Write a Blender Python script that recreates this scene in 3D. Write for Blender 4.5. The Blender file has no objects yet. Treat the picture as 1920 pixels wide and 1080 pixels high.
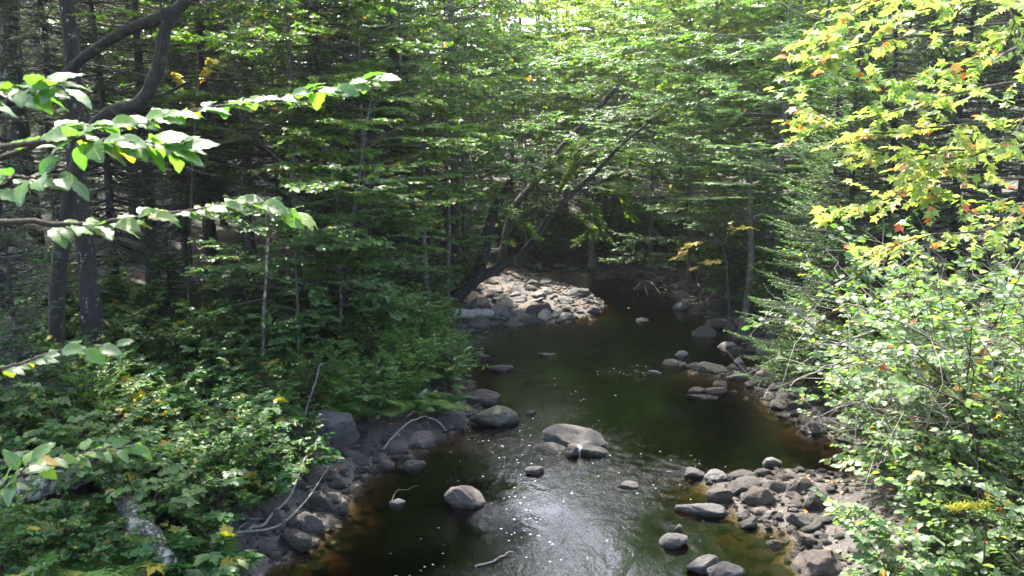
import bpy, bmesh, math, random
import numpy as np
from math import radians as R, sin, cos, pi

SC = bpy.context.scene
COL = SC.collection
rng = np.random.default_rng(7)
UP = np.array([0., 0., 1.])

# ------------------------------------------------------------------ camera
F, CX, CY, CAMZ, PITCH = 1600.0, 960.0, 540.0, 4.5, R(9.4)
FWD = np.array([0, cos(PITCH), -sin(PITCH)])
CUP = np.array([0, sin(PITCH), cos(PITCH)])
RIGHT = np.array([1., 0, 0])
CAM = np.array([0, 0, CAMZ])


def ray(px, py):
    return FWD + RIGHT * (px - CX) / F - CUP * (py - CY) / F


def at(px, py, Y):
    r = ray(px, py)
    return CAM + r * (Y / r[1])


def onz(px, py, z=0.0):
    r = ray(px, py)
    return CAM + r * ((z - CAMZ) / r[2])


def proj(p):
    d = np.asarray(p, float) - CAM
    z = d @ FWD
    return CX + F * (d @ RIGHT) / z, CY - F * (d @ CUP) / z, z


cd = bpy.data.cameras.new('camera')
cam = bpy.data.objects.new('camera', cd)
COL.objects.link(cam)
cam.location = CAM
cam.rotation_euler = (R(90) - PITCH, 0, 0)
cd.sensor_width = 36
cd.lens = 36 * F / 1920
cd.clip_start = 0.05
cd.clip_end = 1500
cd.dof.use_dof = True
cd.dof.focus_distance = 13
cd.dof.aperture_fstop = 9
SC.camera = cam

# ------------------------------------------------------------------ light
SUN_EL, SUN_AZ = R(57), R(-24)        # azimuth measured from +Y towards +X
w = bpy.data.worlds.new('World')
SC.world = w
w.use_nodes = True
nt = w.node_tree
bg = nt.nodes['Background']
sky = nt.nodes.new('ShaderNodeTexSky')
sky.sky_type = 'NISHITA'
sky.sun_disc = False
sky.sun_elevation = SUN_EL
sky.sun_rotation = SUN_AZ
sky.dust_density = 4.5
sky.air_density = .8
nt.links.new(sky.outputs[0], bg.inputs[0])
bg.inputs[1].default_value = 0.15
ld = bpy.data.lights.new('sun', 'SUN')
sun = bpy.data.objects.new('sun', ld)
COL.objects.link(sun)
ld.energy = 2.7
ld.angle = R(0.5)
ld.color = (1.0, 0.95, 0.86)
from mathutils import Vector
sd = Vector((sin(SUN_AZ) * cos(SUN_EL), cos(SUN_AZ) * cos(SUN_EL), sin(SUN_EL)))
sun.rotation_euler = sd.to_track_quat('Z', 'Y').to_euler()
sun.location = (6, 20, 40)

vs = SC.view_settings
vs.view_transform = 'Standard'
vs.look = 'None'
vs.exposure = 2.95
vs.gamma = 1
cy = SC.cycles
cy.max_bounces = 7
cy.diffuse_bounces = 4
cy.glossy_bounces = 3
cy.transmission_bounces = 4
cy.transparent_max_bounces = 8
cy.caustics_reflective = False
cy.caustics_refractive = False
cy.sample_clamp_indirect = 6
cy.use_denoising = True


# ------------------------------------------------------------------ materials
class NT:
    def __init__(s, name):
        s.m = bpy.data.materials.new(name)
        s.m.use_nodes = True
        s.t = s.m.node_tree
        s.bsdf = s.t.nodes['Principled BSDF']
        s.out = s.t.nodes['Material Output']

    def n(s, typ, ins=None, **kw):
        nd = s.t.nodes.new(typ)
        for k, v in kw.items():
            setattr(nd, k, v)
        for k, v in (ins or {}).items():
            s.set(nd, k, v)
        return nd

    def set(s, nd, k, v):
        if hasattr(v, 'bl_rna') and isinstance(v, bpy.types.NodeSocket):
            s.t.links.new(v, nd.inputs[k])
        else:
            nd.inputs[k].default_value = v

    def ramp(s, fac, stops, interp='LINEAR'):
        nd = s.t.nodes.new('ShaderNodeValToRGB')
        cr = nd.color_ramp
        cr.interpolation = interp
        while len(cr.elements) < len(stops):
            cr.elements.new(0.5)
        for e, (p, c) in zip(cr.elements, stops):
            e.position = p
            e.color = (*c, 1) if len(c) == 3 else c
        s.t.links.new(fac, nd.inputs[0])
        return nd.outputs[0]

    def noise(s, vec, scale, detail=4, rough=.55, dist=0.0):
        nd = s.n('ShaderNodeTexNoise', {'Vector': vec, 'Scale': scale, 'Detail': detail, 'Roughness': rough, 'Distortion': dist})
        return nd.outputs[0]

    def mix(s, fac, a, b, mode='MIX'):
        nd = s.n('ShaderNodeMix', data_type='RGBA', blend_type=mode)
        for i, v in ((0, fac), (6, a), (7, b)):
            if isinstance(v, bpy.types.NodeSocket):
                s.t.links.new(v, nd.inputs[i])
            else:
                nd.inputs[i].default_value = v if i == 0 or len(v) == 4 else (*v, 1)
        return nd.outputs[2]

    def math(s, op, a, b=0.0, c=0.0):
        nd = s.n('ShaderNodeMath', operation=op)
        for i, v in ((0, a), (1, b), (2, c)):
            s.set(nd, i, v)
        return nd.outputs[0]

    def bump(s, h, strength, dist=.02):
        nd = s.n('ShaderNodeBump', {'Height': h, 'Strength': strength, 'Distance': dist})
        return nd.outputs[0]


def leaf_mat(name, stops, trans=0.4, tgain=(1.9, 2.3, .7), rough=.46, spec=.4, vary=.5):
    N = NT(name)
    a = N.n('ShaderNodeAttribute', attribute_name='rnd').outputs['Fac']
    c = N.ramp(a, stops)
    oi = N.n('ShaderNodeObjectInfo').outputs['Random']
    f = N.math('MULTIPLY_ADD', oi, vary, 1 - vary * .5)
    hs = N.n('ShaderNodeHueSaturation', {'Color': c, 'Value': f, 'Hue': N.math('MULTIPLY_ADD', oi, -.03, .515)})
    col = hs.outputs[0]
    N.set(N.bsdf, 'Base Color', col)
    N.set(N.bsdf, 'Roughness', rough)
    N.set(N.bsdf, 'Specular IOR Level', spec)
    tc = N.mix(1.0, col, tgain, 'MULTIPLY')
    tr = N.n('ShaderNodeBsdfTranslucent', {'Color': tc})
    mx = N.n('ShaderNodeMixShader', {0: trans, 1: N.bsdf.outputs[0], 2: tr.outputs[0]})
    N.t.links.new(mx.outputs[0], N.out.inputs[0])
    return N.m


def near_leaf_mat():
    m = leaf_mat('front_leaf', [(0, (.05, .115, .035)), (.5, (.075, .15, .045)), (.9, (.11, .2, .04)), (.96, (.16, .23, .04)), (1, (.42, .22, .04))], trans=.45, rough=.4, spec=.55, vary=.1)
    N = NT.__new__(NT)
    N.m, N.t = m, m.node_tree
    hs = next(n for n in N.t.nodes if n.type == 'HUE_SAT')
    lv = N.n('ShaderNodeAttribute', attribute_name='luv').outputs['Vector']
    sep = N.n('ShaderNodeSeparateXYZ', {0: lv})
    av = N.math('ABSOLUTE', sep.outputs[1])
    mid = N.math('LESS_THAN', av, .05)
    fr = N.math('FRACT', N.math('MULTIPLY', N.math('SUBTRACT', sep.outputs[0], N.math('MULTIPLY', av, .22)), 7.5))
    side = N.math('MULTIPLY', N.math('LESS_THAN', fr, .14), .6)
    vein = N.math('MAXIMUM', mid, side)
    pos = N.n('ShaderNodeNewGeometry').outputs['Position']
    c = N.mix(N.math('MULTIPLY', vein, .5), hs.outputs[0], (.2, .28, .1))
    sp = N.ramp(N.noise(pos, 60, 3, .6), [(.68, (0, 0, 0)), (.72, (1, 1, 1))])
    c = N.mix(N.math('MULTIPLY', sp, .8), c, (.12, .07, .02))
    bs = next(n for n in N.t.nodes if n.type == 'BSDF_PRINCIPLED')
    N.t.links.new(c, bs.inputs['Base Color'])
    tm = next(n for n in N.t.nodes if n.type == 'MIX' and n.blend_type == 'MULTIPLY')
    N.t.links.new(c, tm.inputs[6])
    N.t.links.new(N.bump(N.math('SUBTRACT', 1.0, vein), .5, .003), bs.inputs['Normal'])
    return m


def bark_mat(name, c1, c2, lichen=.0, scale=1.0, lcol=(.32, .34, .3)):
    N = NT(name)
    tc = N.n('ShaderNodeTexCoord').outputs['Object']
    mp = N.n('ShaderNodeMapping', {'Vector': tc, 'Scale': (1, 1, .25)}).outputs[0]
    n1 = N.noise(mp, 22 * scale, 6, .65, .4)
    col = N.ramp(n1, [(.3, c1), (.7, c2)])
    if lichen > 0:
        n2 = N.noise(tc, 9 * scale, 5, .7)
        m = N.ramp(n2, [(.66 - lichen * .2, (0, 0, 0)), (.72 - lichen * .2, (1, 1, 1))])
        col = N.mix(m, col, lcol)
    N.set(N.bsdf, 'Base Color', col)
    N.set(N.bsdf, 'Roughness', .9)
    N.set(N.bsdf, 'Normal', N.bump(n1, .9, .03))
    return N.m


M = {}
M['maple'] = leaf_mat('maple_leaf', [(0, (.05, .105, .02)), (.5, (.075, .145, .025)), (.9, (.11, .18, .03)), (.965, (.1, .18, .03)), (.98, (.4, .2, .03)), (1, (.45, .16, .03))])
M['under'] = leaf_mat('undergrowth_leaf', [(0, (.03, .085, .022)), (.5, (.045, .12, .03)), (.93, (.07, .15, .035)), (.97, (.3, .24, .03)), (1, (.42, .28, .03))], trans=.35, rough=.5, spec=.35)
M['cool'] = leaf_mat('cool_green_leaf', [(0, (.05, .105, .035)), (.6, (.07, .135, .042)), (.96, (.09, .165, .05)), (1, (.3, .22, .05))], trans=.45, rough=.45, spec=.4)
M['far'] = leaf_mat('far_leaf', [(0, (.075, .125, .026)), (.5, (.11, .165, .03)), (.92, (.155, .205, .04)), (.96, (.2, .2, .05)), (1, (.4, .22, .07))], trans=.46, rough=.5, spec=.28)
M['lime'] = leaf_mat('lime_leaf', [(0, (.09, .16, .03)), (1, (.15, .21, .04))], trans=.55, tgain=(1.7, 1.9, .6))
M['redmaple'] = leaf_mat('red_maple_leaf', [(0, (.17, .27, .09)), (.45, (.24, .33, .11)), (.88, (.32, .36, .13)), (.94, (.4, .26, .1)), (.97, (.5, .16, .08)), (1, (.52, .1, .07))], trans=.5, tgain=(1.6, 1.7, .7), vary=.1)
M['alder'] = leaf_mat('alder_leaf', [(0, (.075, .13, .06)), (.6, (.11, .17, .08)), (.95, (.17, .215, .1)), (.98, (.3, .22, .04)), (1, (.45, .09, .04))], trans=.42, rough=.45, spec=.4, vary=.3)
M['frontleaf'] = None
M['fern'] = leaf_mat('fern_frond', [(0, (.055, .145, .025)), (.8, (.09, .2, .035)), (1, (.16, .18, .03))], trans=.4)
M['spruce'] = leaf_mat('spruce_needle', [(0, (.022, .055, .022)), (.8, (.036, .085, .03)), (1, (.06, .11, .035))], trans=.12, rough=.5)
M['fir'] = leaf_mat('fir_needle', [(0, (.05, .115, .03)), (.7, (.08, .165, .04)), (1, (.13, .21, .05))], trans=.25, rough=.45)
M['gold'] = leaf_mat('yellow_plume', [(0, (.3, .25, .03)), (1, (.5, .4, .05))], trans=.3)
M['yellow'] = leaf_mat('yellow_leaf', [(0, (.14, .18, .03)), (.5, (.3, .26, .04)), (.85, (.38, .24, .04)), (1, (.42, .15, .04))], trans=.35)
M['frontleaf'] = near_leaf_mat()
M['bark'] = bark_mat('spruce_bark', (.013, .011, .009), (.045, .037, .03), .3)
M['greybark'] = bark_mat('grey_bark', (.05, .045, .038), (.16, .14, .12), .4)
M['mossbark'] = bark_mat('mossy_bark', (.009, .008, .006), (.03, .025, .018), .45, lcol=(.06, .068, .03))
M['lichenbark'] = bark_mat('lichen_bark', (.035, .03, .024), (.14, .12, .1), .8, lcol=(.38, .38, .3))
M['twig'] = bark_mat('twig_bark', (.03, .022, .016), (.09, .065, .048))
M['deadwood'] = bark_mat('dead_wood', (.11, .1, .085), (.29, .265, .23))
M['birch'] = bark_mat('birch_bark', (.17, .155, .135), (.42, .39, .34), .5, lcol=(.1, .08, .07))


def rock_mat(name, c1, c2, c3, moss=.0):
    N = NT(name)
    tc = N.n('ShaderNodeTexCoord').outputs['Object']
    geo = N.n('ShaderNodeNewGeometry')
    oi = N.n('ShaderNodeObjectInfo').outputs['Random']
    n1 = N.noise(tc, 6, 10, .78, .3)
    n2 = N.noise(tc, 42, 5, .8)
    n3 = N.noise(tc, 2.2, 5, .65, .6)
    col = N.ramp(n1, [(.3, c1), (.62, c2), (.78, c3)])
    col = N.mix(N.math('MULTIPLY', n2, .45), col, (.04, .036, .032))
    blot = N.ramp(n3, [(.55, (0, 0, 0)), (.63, (1, 1, 1))])
    col = N.mix(N.math('MULTIPLY', blot, .45), col, (.3, .29, .26))
    v = N.math('MULTIPLY_ADD', oi, .8, .6)
    col = N.n('ShaderNodeHueSaturation', {'Color': col, 'Value': v}).outputs[0]
    if moss:
        nz = N.n('ShaderNodeSeparateXYZ', {0: geo.outputs['Normal']}).outputs[2]
        mm = N.math('MULTIPLY', N.ramp(nz, [(.35, (0, 0, 0)), (.8, (1, 1, 1))]), N.ramp(n3, [(.4, (0, 0, 0)), (.55, (1, 1, 1))]))
        col = N.mix(N.math('MULTIPLY', mm, moss), col, (.085, .1, .03))
    z = N.n('ShaderNodeSeparateXYZ', {0: geo.outputs['Position']}).outputs[2]
    zz = N.math('MULTIPLY_ADD', n1, .08, N.math('MULTIPLY', z, 1.0))
    wet = N.ramp(zz, [(.07, (1, 1, 1)), (.13, (0, 0, 0))])
    col = N.mix(N.math('MULTIPLY', wet, .62), col, (.012, .01, .008))
    N.set(N.bsdf, 'Base Color', col)
    N.set(N.bsdf, 'Roughness', N.math('MULTIPLY_ADD', wet, -.5, .72))
    N.set(N.bsdf, 'Normal', N.bump(N.math('MULTIPLY_ADD', n2, .5, n1), 1.0, .12))
    return N.m


M['rock'] = rock_mat('grey_stone', (.055, .048, .041), (.14, .127, .11), (.25, .232, .208))
M['rockpale'] = rock_mat('pale_stone', (.14, .13, .125), (.25, .24, .23), (.34, .325, .315))
M['rockpink'] = rock_mat('pinkish_stone', (.075, .058, .05), (.175, .138, .12), (.26, .22, .2))
M['rockmoss'] = rock_mat('mossy_stone', (.075, .07, .058), (.16, .15, .12), (.24, .23, .19), .75)
M['rockdark'] = rock_mat('dark_stone', (.034, .028, .023), (.082, .07, .058), (.14, .125, .108))
N = NT('white_quartz')
N.set(N.bsdf, 'Base Color', (.72, .7, .66, 1))
M['quartz'] = N.m

# ground
N = NT('forest_floor')
pos = N.n('ShaderNodeNewGeometry').outputs['Position']
z = N.n('ShaderNodeSeparateXYZ', {0: pos}).outputs[2]
n1 = N.noise(pos, 1.3, 6, .6)
n2 = N.noise(pos, 26, 5, .7)
vor = N.n('ShaderNodeTexVoronoi', {'Vector': pos, 'Scale': 24})
soil = N.ramp(n2, [(.3, (.018, .013, .009)), (.55, (.05, .036, .024)), (.75, (.11, .08, .05))])
moss = N.ramp(n1, [(.5, (0, 0, 0)), (.62, (1, 1, 1))])
soil = N.mix(N.math('MULTIPLY', moss, .7), soil, (.035, .05, .014))
peb = N.mix(.75, N.n('ShaderNodeHueSaturation', {'Color': vor.outputs['Color'], 'Saturation': .15, 'Value': .14}).outputs[0], N.ramp(n2, [(.3, (.025, .02, .016)), (.7, (.1, .085, .07))]))
bank = N.ramp(z, [(.22, (0, 0, 0)), (.4, (1, 1, 1))])
col = N.mix(bank, peb, soil)
bed = N.ramp(z, [(-.25, (1, 1, 1)), (.02, (0, 0, 0))])
bedc = N.ramp(N.noise(pos, 8, 6, .7), [(.32, (.016, .013, .008)), (.5, (.045, .034, .02)), (.7, (.1, .08, .05))])
bm_ = N.n('ShaderNodeMapRange', {0: z, 1: .03, 2: -.06}).outputs[0]
col = N.mix(bm_, col, bedc)
N.set(N.bsdf, 'Base Color', col)
N.set(N.bsdf, 'Roughness', .85)
hh = N.math('MULTIPLY_ADD', vor.outputs['Distance'], -.6, n2)
N.set(N.bsdf, 'Normal', N.bump(hh, .8, .05))
M['ground'] = N.m

# water
N = NT('stream_water')
tc = N.n('ShaderNodeNewGeometry').outputs['Position']
mp = N.n('ShaderNodeMapping', {'Vector': tc, 'Scale': (1, .55, 1), 'Rotation': (0, 0, .15)}).outputs[0]
a1 = N.noise(mp, 2.2, 3, .5, .8)
a2 = N.noise(mp, 9, 3, .55, 1.0)
a3 = N.noise(mp, 30, 2, .5, .6)
msk = N.ramp(N.noise(tc, .55, 3, .55, .7), [(.42, (.12, .12, .12)), (.66, (1, 1, 1))])
h = N.math('ADD', N.math('MULTIPLY', a1, .42), N.math('MULTIPLY', N.math('MULTIPLY_ADD', a3, .3, N.math('MULTIPLY', a2, .55)), msk))
rf = N.n('ShaderNodeAttribute', attribute_name='riffle').outputs['Fac']
a4 = N.noise(N.n('ShaderNodeMapping', {'Vector': tc, 'Scale': (1, .8, 1), 'Rotation': (0, 0, .5)}).outputs[0], 6, 4, .6, 1.6)
h = N.math('ADD', h, N.math('MULTIPLY', N.math('MULTIPLY', a4, rf), 1.6))
nb = N.bump(h, .34, .06)
gl = N.n('ShaderNodeBsdfGlossy', {'Color': (1, 1, 1, 1), 'Roughness': .03, 'Normal': nb})
trn = N.n('ShaderNodeBsdfTransparent', {'Color': (.92, .9, .86, 1)})
fr = N.n('ShaderNodeFresnel', {'IOR': 1.333, 'Normal': nb})
mx = N.n('ShaderNodeMixShader', {0: fr.outputs[0], 1: trn.outputs[0], 2: gl.outputs[0]})
N.t.links.new(mx.outputs[0], N.out.inputs['Surface'])
va = N.n('ShaderNodeVolumeAbsorption', {'Color': (.62, .5, .24, 1), 'Density': 9.0})
N.t.links.new(va.outputs[0], N.out.inputs['Volume'])
M['water'] = N.m
N = NT('foam')
N.set(N.bsdf, 'Base Color', (.85, .84, .8, 1))
M['foam'] = N.m
N = NT('litter')
a = N.n('ShaderNodeAttribute', attribute_name='rnd').outputs['Fac']
N.set(N.bsdf, 'Base Color', N.ramp(a, [(0, (.1, .055, .025)), (.55, (.24, .13, .05)), (.8, (.4, .17, .04)), (.93, (.5, .13, .03)), (1, (.55, .35, .05))]))
N.set(N.bsdf, 'Roughness', .7)
M['litter'] = N.m


# ------------------------------------------------------------------ mesh builder
class MB:
    def __init__(s):
        s.v, s.f, s.n = [], [], 0      # f: (array FxK, matindex, rnd array)

    def add(s, v, f, mat=0, rnd=None):
        v = np.asarray(v, float).reshape(-1, 3)
        f = np.asarray(f, int)
        s.v.append(v)
        if rnd is None:
            rnd = np.zeros(len(f))
        s.f.append((f + s.n, mat, rnd))
        s.n += len(v)

    def mesh(s, name, mats, smooth=False):
        me = bpy.data.meshes.new(name)
        v = np.concatenate(s.v)
        me.vertices.add(len(v))
        me.vertices.foreach_set('co', v.ravel().astype(np.float32))
        li = np.concatenate([f.ravel() for f, _, _ in s.f])
        tot = np.concatenate([np.full(len(f), f.shape[1]) for f, _, _ in s.f])
        st = np.concatenate([[0], np.cumsum(tot)[:-1]])
        mi = np.concatenate([np.full(len(f), m) for f, m, _ in s.f])
        rn = np.concatenate([r for _, _, r in s.f])
        me.loops.add(len(li))
        me.loops.foreach_set('vertex_index', li.astype(np.int32))
        me.polygons.add(len(tot))
        me.polygons.foreach_set('loop_start', st.astype(np.int32))
        me.polygons.foreach_set('loop_total', tot.astype(np.int32))
        me.polygons.foreach_set('material_index', mi.astype(np.int32))
        me.update(calc_edges=True)
        if smooth:
            me.polygons.foreach_set('use_smooth', np.ones(len(tot), bool))
        at_ = me.attributes.new('rnd', 'FLOAT', 'FACE')
        at_.data.foreach_set('value', rn.astype(np.float32))
        for m in mats:
            me.materials.append(M[m])
        return me


def nrm(a):
    return a / (np.linalg.norm(a, axis=-1, keepdims=True) + 1e-9)


def tube(mb, pts, rad, sides=7, mat=0, wob=0.0, g=rng):
    pts = np.asarray(pts, float)
    n = len(pts)
    rad = np.broadcast_to(np.asarray(rad, float), (n,))
    t = nrm(np.gradient(pts, axis=0))
    ref = np.array([1., 0, 0]) if abs(t[:, 0]).mean() < .7 else np.array([0, 0, 1.])
    u = nrm(np.cross(t, ref))
    v = np.cross(t, u)
    a = np.linspace(0, 2 * pi, sides, endpoint=False)
    rr = rad[:, None] * (1 + wob * g.standard_normal((n, sides)))
    P = pts[:, None] + rr[..., None] * (np.cos(a)[None, :, None] * u[:, None] + np.sin(a)[None, :, None] * v[:, None])
    i = np.arange(n - 1)[:, None] * sides
    j = np.arange(sides)[None]
    k = (j + 1) % sides
    q = np.stack([i + j, i + k, i + sides + k, i + sides + j], -1).reshape(-1, 4)
    mb.add(P, q, mat)
    for e, c in ((0, pts[0]), (n - 1, pts[-1])):
        vv = np.vstack([P[e], c[None]])
        mb.add(vv, np.stack([np.arange(sides), (np.arange(sides) + 1) % sides, np.full(sides, sides)], 1), mat)


def smooth_line(ctrl, n):
    """Catmull-Rom through control points."""
    c = np.asarray(ctrl, float)
    c = np.vstack([2 * c[0] - c[1], c, 2 * c[-1] - c[-2]])
    s = np.linspace(0, len(c) - 3 - 1e-6, n)
    i = s.astype(int)
    t = (s - i)[:, None]
    p0, p1, p2, p3 = c[i], c[i + 1], c[i + 2], c[i + 3]
    return .5 * (2 * p1 + (p2 - p0) * t + (2 * p0 - 5 * p1 + 4 * p2 - p3) * t ** 2 + (3 * p1 - p0 - 3 * p2 + p3) * t ** 3)


def bulk_twigs(mb, a, b, r0, r1, mat=1, sag=0.0):
    """many straight-ish three-sided twigs from a to b"""
    n = len(a)
    t = nrm(b - a)
    u = nrm(np.cross(t, UP + 1e-3))
    v = np.cross(t, u)
    ang = np.array([0, 2.09, 4.19])
    ring = (np.cos(ang)[None, :, None] * u[:, None] + np.sin(ang)[None, :, None] * v[:, None])
    r0 = np.broadcast_to(r0, (n,))[:, None, None]
    r1 = np.broadcast_to(r1, (n,))[:, None, None]
    P = np.concatenate([a[:, None] + ring * r0, b[:, None] + ring * r1], 1)
    base = np.arange(n)[:, None, None] * 6
    q = np.array([[0, 1, 4, 3], [1, 2, 5, 4], [2, 0, 3, 5]])[None]
    mb.add(P, (base + q).reshape(-1, 4), mat)


# leaf templates: (along, side, up)
def halves(out):
    """mirror an outline of the left half (from base to tip) into a folded leaf of two faces sharing the midrib"""
    L = np.array(out, float)
    k = len(L)
    Rr = L[1:-1].copy()
    Rr[:, 1] *= -1
    V = np.vstack([L, Rr])
    f1 = list(range(k))
    f2 = [0] + [k + i for i in range(k - 2)] + [k - 1]
    return V, [f1[::-1], f2]


T_OV = halves([(0, 0, 0), (.28, .26, .05), (.62, .25, .04), (1, 0, -.1)])
T_DI = (np.array([(0, 0, 0), (.45, .33, .05), (1, 0, -.05), (.45, -.33, .05)]), [[0, 3, 2, 1]])
T_MP = halves([(0, 0, 0), (-.1, .3, .03), (.17, .3, .05), (.4, .62, .0), (.5, .22, .05), (1, 0, -.08)])
T_MPN = halves([(0, 0, 0), (-.12, .2, .0), (-.1, .38, -.03), (.1, .34, .04), (.2, .42, .03), (.34, .44, .02), (.5, .68, -.05), (.52, .42, .03), (.46, .2, .05), (.66, .24, .03), (.74, .13, .02), (1.05, 0, -.12)])


def add_leaves(mb, c, d, nv, L, tmpl, g, mat=0, rnd=None, wide=1.0):
    V, Fc = tmpl
    n = len(c)
    d = nrm(d)
    s = nrm(np.cross(nv, d))
    nv = np.cross(d, s)
    L = np.broadcast_to(L, (n,))[:, None, None]
    P = c[:, None] + L * (V[None, :, :1] * d[:, None] + wide * V[None, :, 1:2] * s[:, None] + V[None, :, 2:] * nv[:, None])
    k = len(V)
    if rnd is None:
        rnd = g.random(n)
    base = (np.arange(n) * k)[:, None]
    F0 = [np.array(f)[None] + base for f in Fc]
    F_ = np.concatenate(F0, 0)
    mb.add(P, F_, mat, np.concatenate([rnd] * len(Fc)))


def rot_h(d, ang):
    c, s = np.cos(ang), np.sin(ang)
    return np.stack([d[:, 0] * c - d[:, 1] * s, d[:, 0] * s + d[:, 1] * c, d[:, 2]], 1)


def spray(mb, st, dr, ln, per, leaf, tmpl, g, tilt=.35, droop=.25, twr=.004, wide=1.0, rbias=None, twigmat=1):
    """leafy twigs: arrays of start, direction, length; leaves alternate in a flat plane either side"""
    n = len(st)
    dr = nrm(dr)
    end = st + dr * ln[:, None]
    end[:, 2] -= droop * ln * ln
    bulk_twigs(mb, st, end, twr, twr * .45, twigmat)
    u = (np.arange(per)[None] + .6 + .4 * g.random((n, per))) / per
    p = st[:, None] * (1 - u[..., None]) + end[:, None] * u[..., None]
    sgn = np.where(np.arange(per) % 2 == 0, 1, -1)[None] * (1 - .75 * (np.arange(per) == per - 1))[None]
    ang = sgn * g.uniform(.6, 1.15, (n, per))
    d = rot_h(np.repeat(dr, per, 0), ang.ravel())
    d[:, 2] = d[:, 2] * .4 - g.uniform(.0, .45, n * per)
    nv = UP + tilt * g.standard_normal((n * per, 3))
    L = leaf * g.uniform(.65, 1.15, n * per)
    r = g.random(n * per)
    if rbias is not None:
        r = np.clip(r * .9 + np.repeat(rbias, per) * .1, 0, 1)
    add_leaves(mb, p.reshape(-1, 3), d, nv, L, tmpl, g, 0, r, wide)


def limbs_to_crown(crown, limbs, g, tpl, per, leaf, tmpl, tlen, s0=.25, rise=.14, **kw):
    st, dr, ln = [], [], []
    for pts in limbs:
        L = np.linalg.norm(np.diff(pts, axis=0), axis=1).sum()
        k = max(3, int(tpl * L))
        s = g.uniform(s0, 1.0, k) ** .8
        s[0] = 1
        idx = s * (len(pts) - 1.001)
        i = idx.astype(int)
        fr = (idx - i)[:, None]
        p = pts[i] * (1 - fr) + pts[i + 1] * fr
        t = nrm(pts[i + 1] - pts[i])
        a = g.uniform(.4, 1.25, k) * np.where(np.arange(k) % 2, 1, -1)
        a[0] = 0
        t = rot_h(t, a)
        t[:, 2] = t[:, 2] * .4 + g.normal(.02, rise, k)
        st.append(p)
        dr.append(t)
        ln.append(g.uniform(.55, 1.15, k) * tlen * (1.25 - .5 * s))
    spray(crown, np.concatenate(st), np.concatenate(dr), np.concatenate(ln), per, leaf, tmpl, g, **kw)


def broadleaf(seed, H, spread, base=.25, n_limb=26, tpl=9, per=11, leaf=.085, tmpl=T_OV, tlen=.5, r0=.07, wob=.12, up=.35, lean=(0, 0), top=.35, bark='greybark', mat='maple', **kw):
    g = np.random.default_rng(seed)
    tr, cr = MB(), MB()
    t = np.linspace(0, 1, 11)
    ax = np.stack([lean[0] * t ** 1.3 * H + np.cumsum(g.normal(0, wob * .12 * H / 10, 11)), lean[1] * t ** 1.3 * H + np.cumsum(g.normal(0, wob * .12 * H / 10, 11)), t * H], 1)
    ax[:, :2] -= ax[0, :2]
    ax[0, 2] = -.25
    tube(tr, ax, r0 * (1 - .85 * t) * (1 + .5 * np.exp(-t * 25)), 8, 0, .05, g)
    limbs = []
    for i in range(n_limb):
        s = base + (1 - base) * (i + g.random()) / n_limb
        j = min(int(s * 10), 9)
        p = ax[j] + (ax[j + 1] - ax[j]) * (s * 10 - j)
        az = i * 2.4 + g.normal(0, .4)
        prof = (top + (1 - top) * sin(pi * min(1, (1 - s) / (1 - base) * .9 + .1)) ** .7)
        L = spread * prof * g.uniform(.7, 1.15)
        e = up + g.normal(0, .15)
        m = np.linspace(0, 1, 7)[:, None]
        d = np.array([cos(az), sin(az), 0])
        pts = p + d * L * m + UP * (L * (np.tan(e) * m - .55 * np.tan(e) * m ** 2 - .05 * m ** 2)) + np.cumsum(g.normal(0, .02 * L, (7, 3)), 0) * (m > 0)
        limbs.append(pts)
        rb = r0 * (1 - .85 * s) * .5
        tube(tr, pts, np.linspace(rb, .004, 7), 5, 0, 0, g)
        if L > 1.0:
            for q in range(2):
                k = g.integers(2, 5)
                a2 = az + g.choice([-1, 1]) * g.uniform(.5, .9)
                d2 = np.array([cos(a2), sin(a2), g.normal(.1, .1)])
                m5 = np.linspace(0, 1, 5)[:, None]
                p2 = pts[k] + d2 * L * .5 * m5 + np.cumsum(g.normal(0, .015 * L, (5, 3)), 0) * (m5 > 0)
                limbs.append(p2)
                tube(tr, p2, np.linspace(rb * .5, .003, 5), 4, 0, 0, g)
    limbs_to_crown(cr, limbs, g, tpl, per, leaf, tmpl, tlen, **kw)
    return [('trunk', tr.mesh('trunk', [bark], True)), ('crown', cr.mesh('crown', [mat, 'twig']))]


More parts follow.
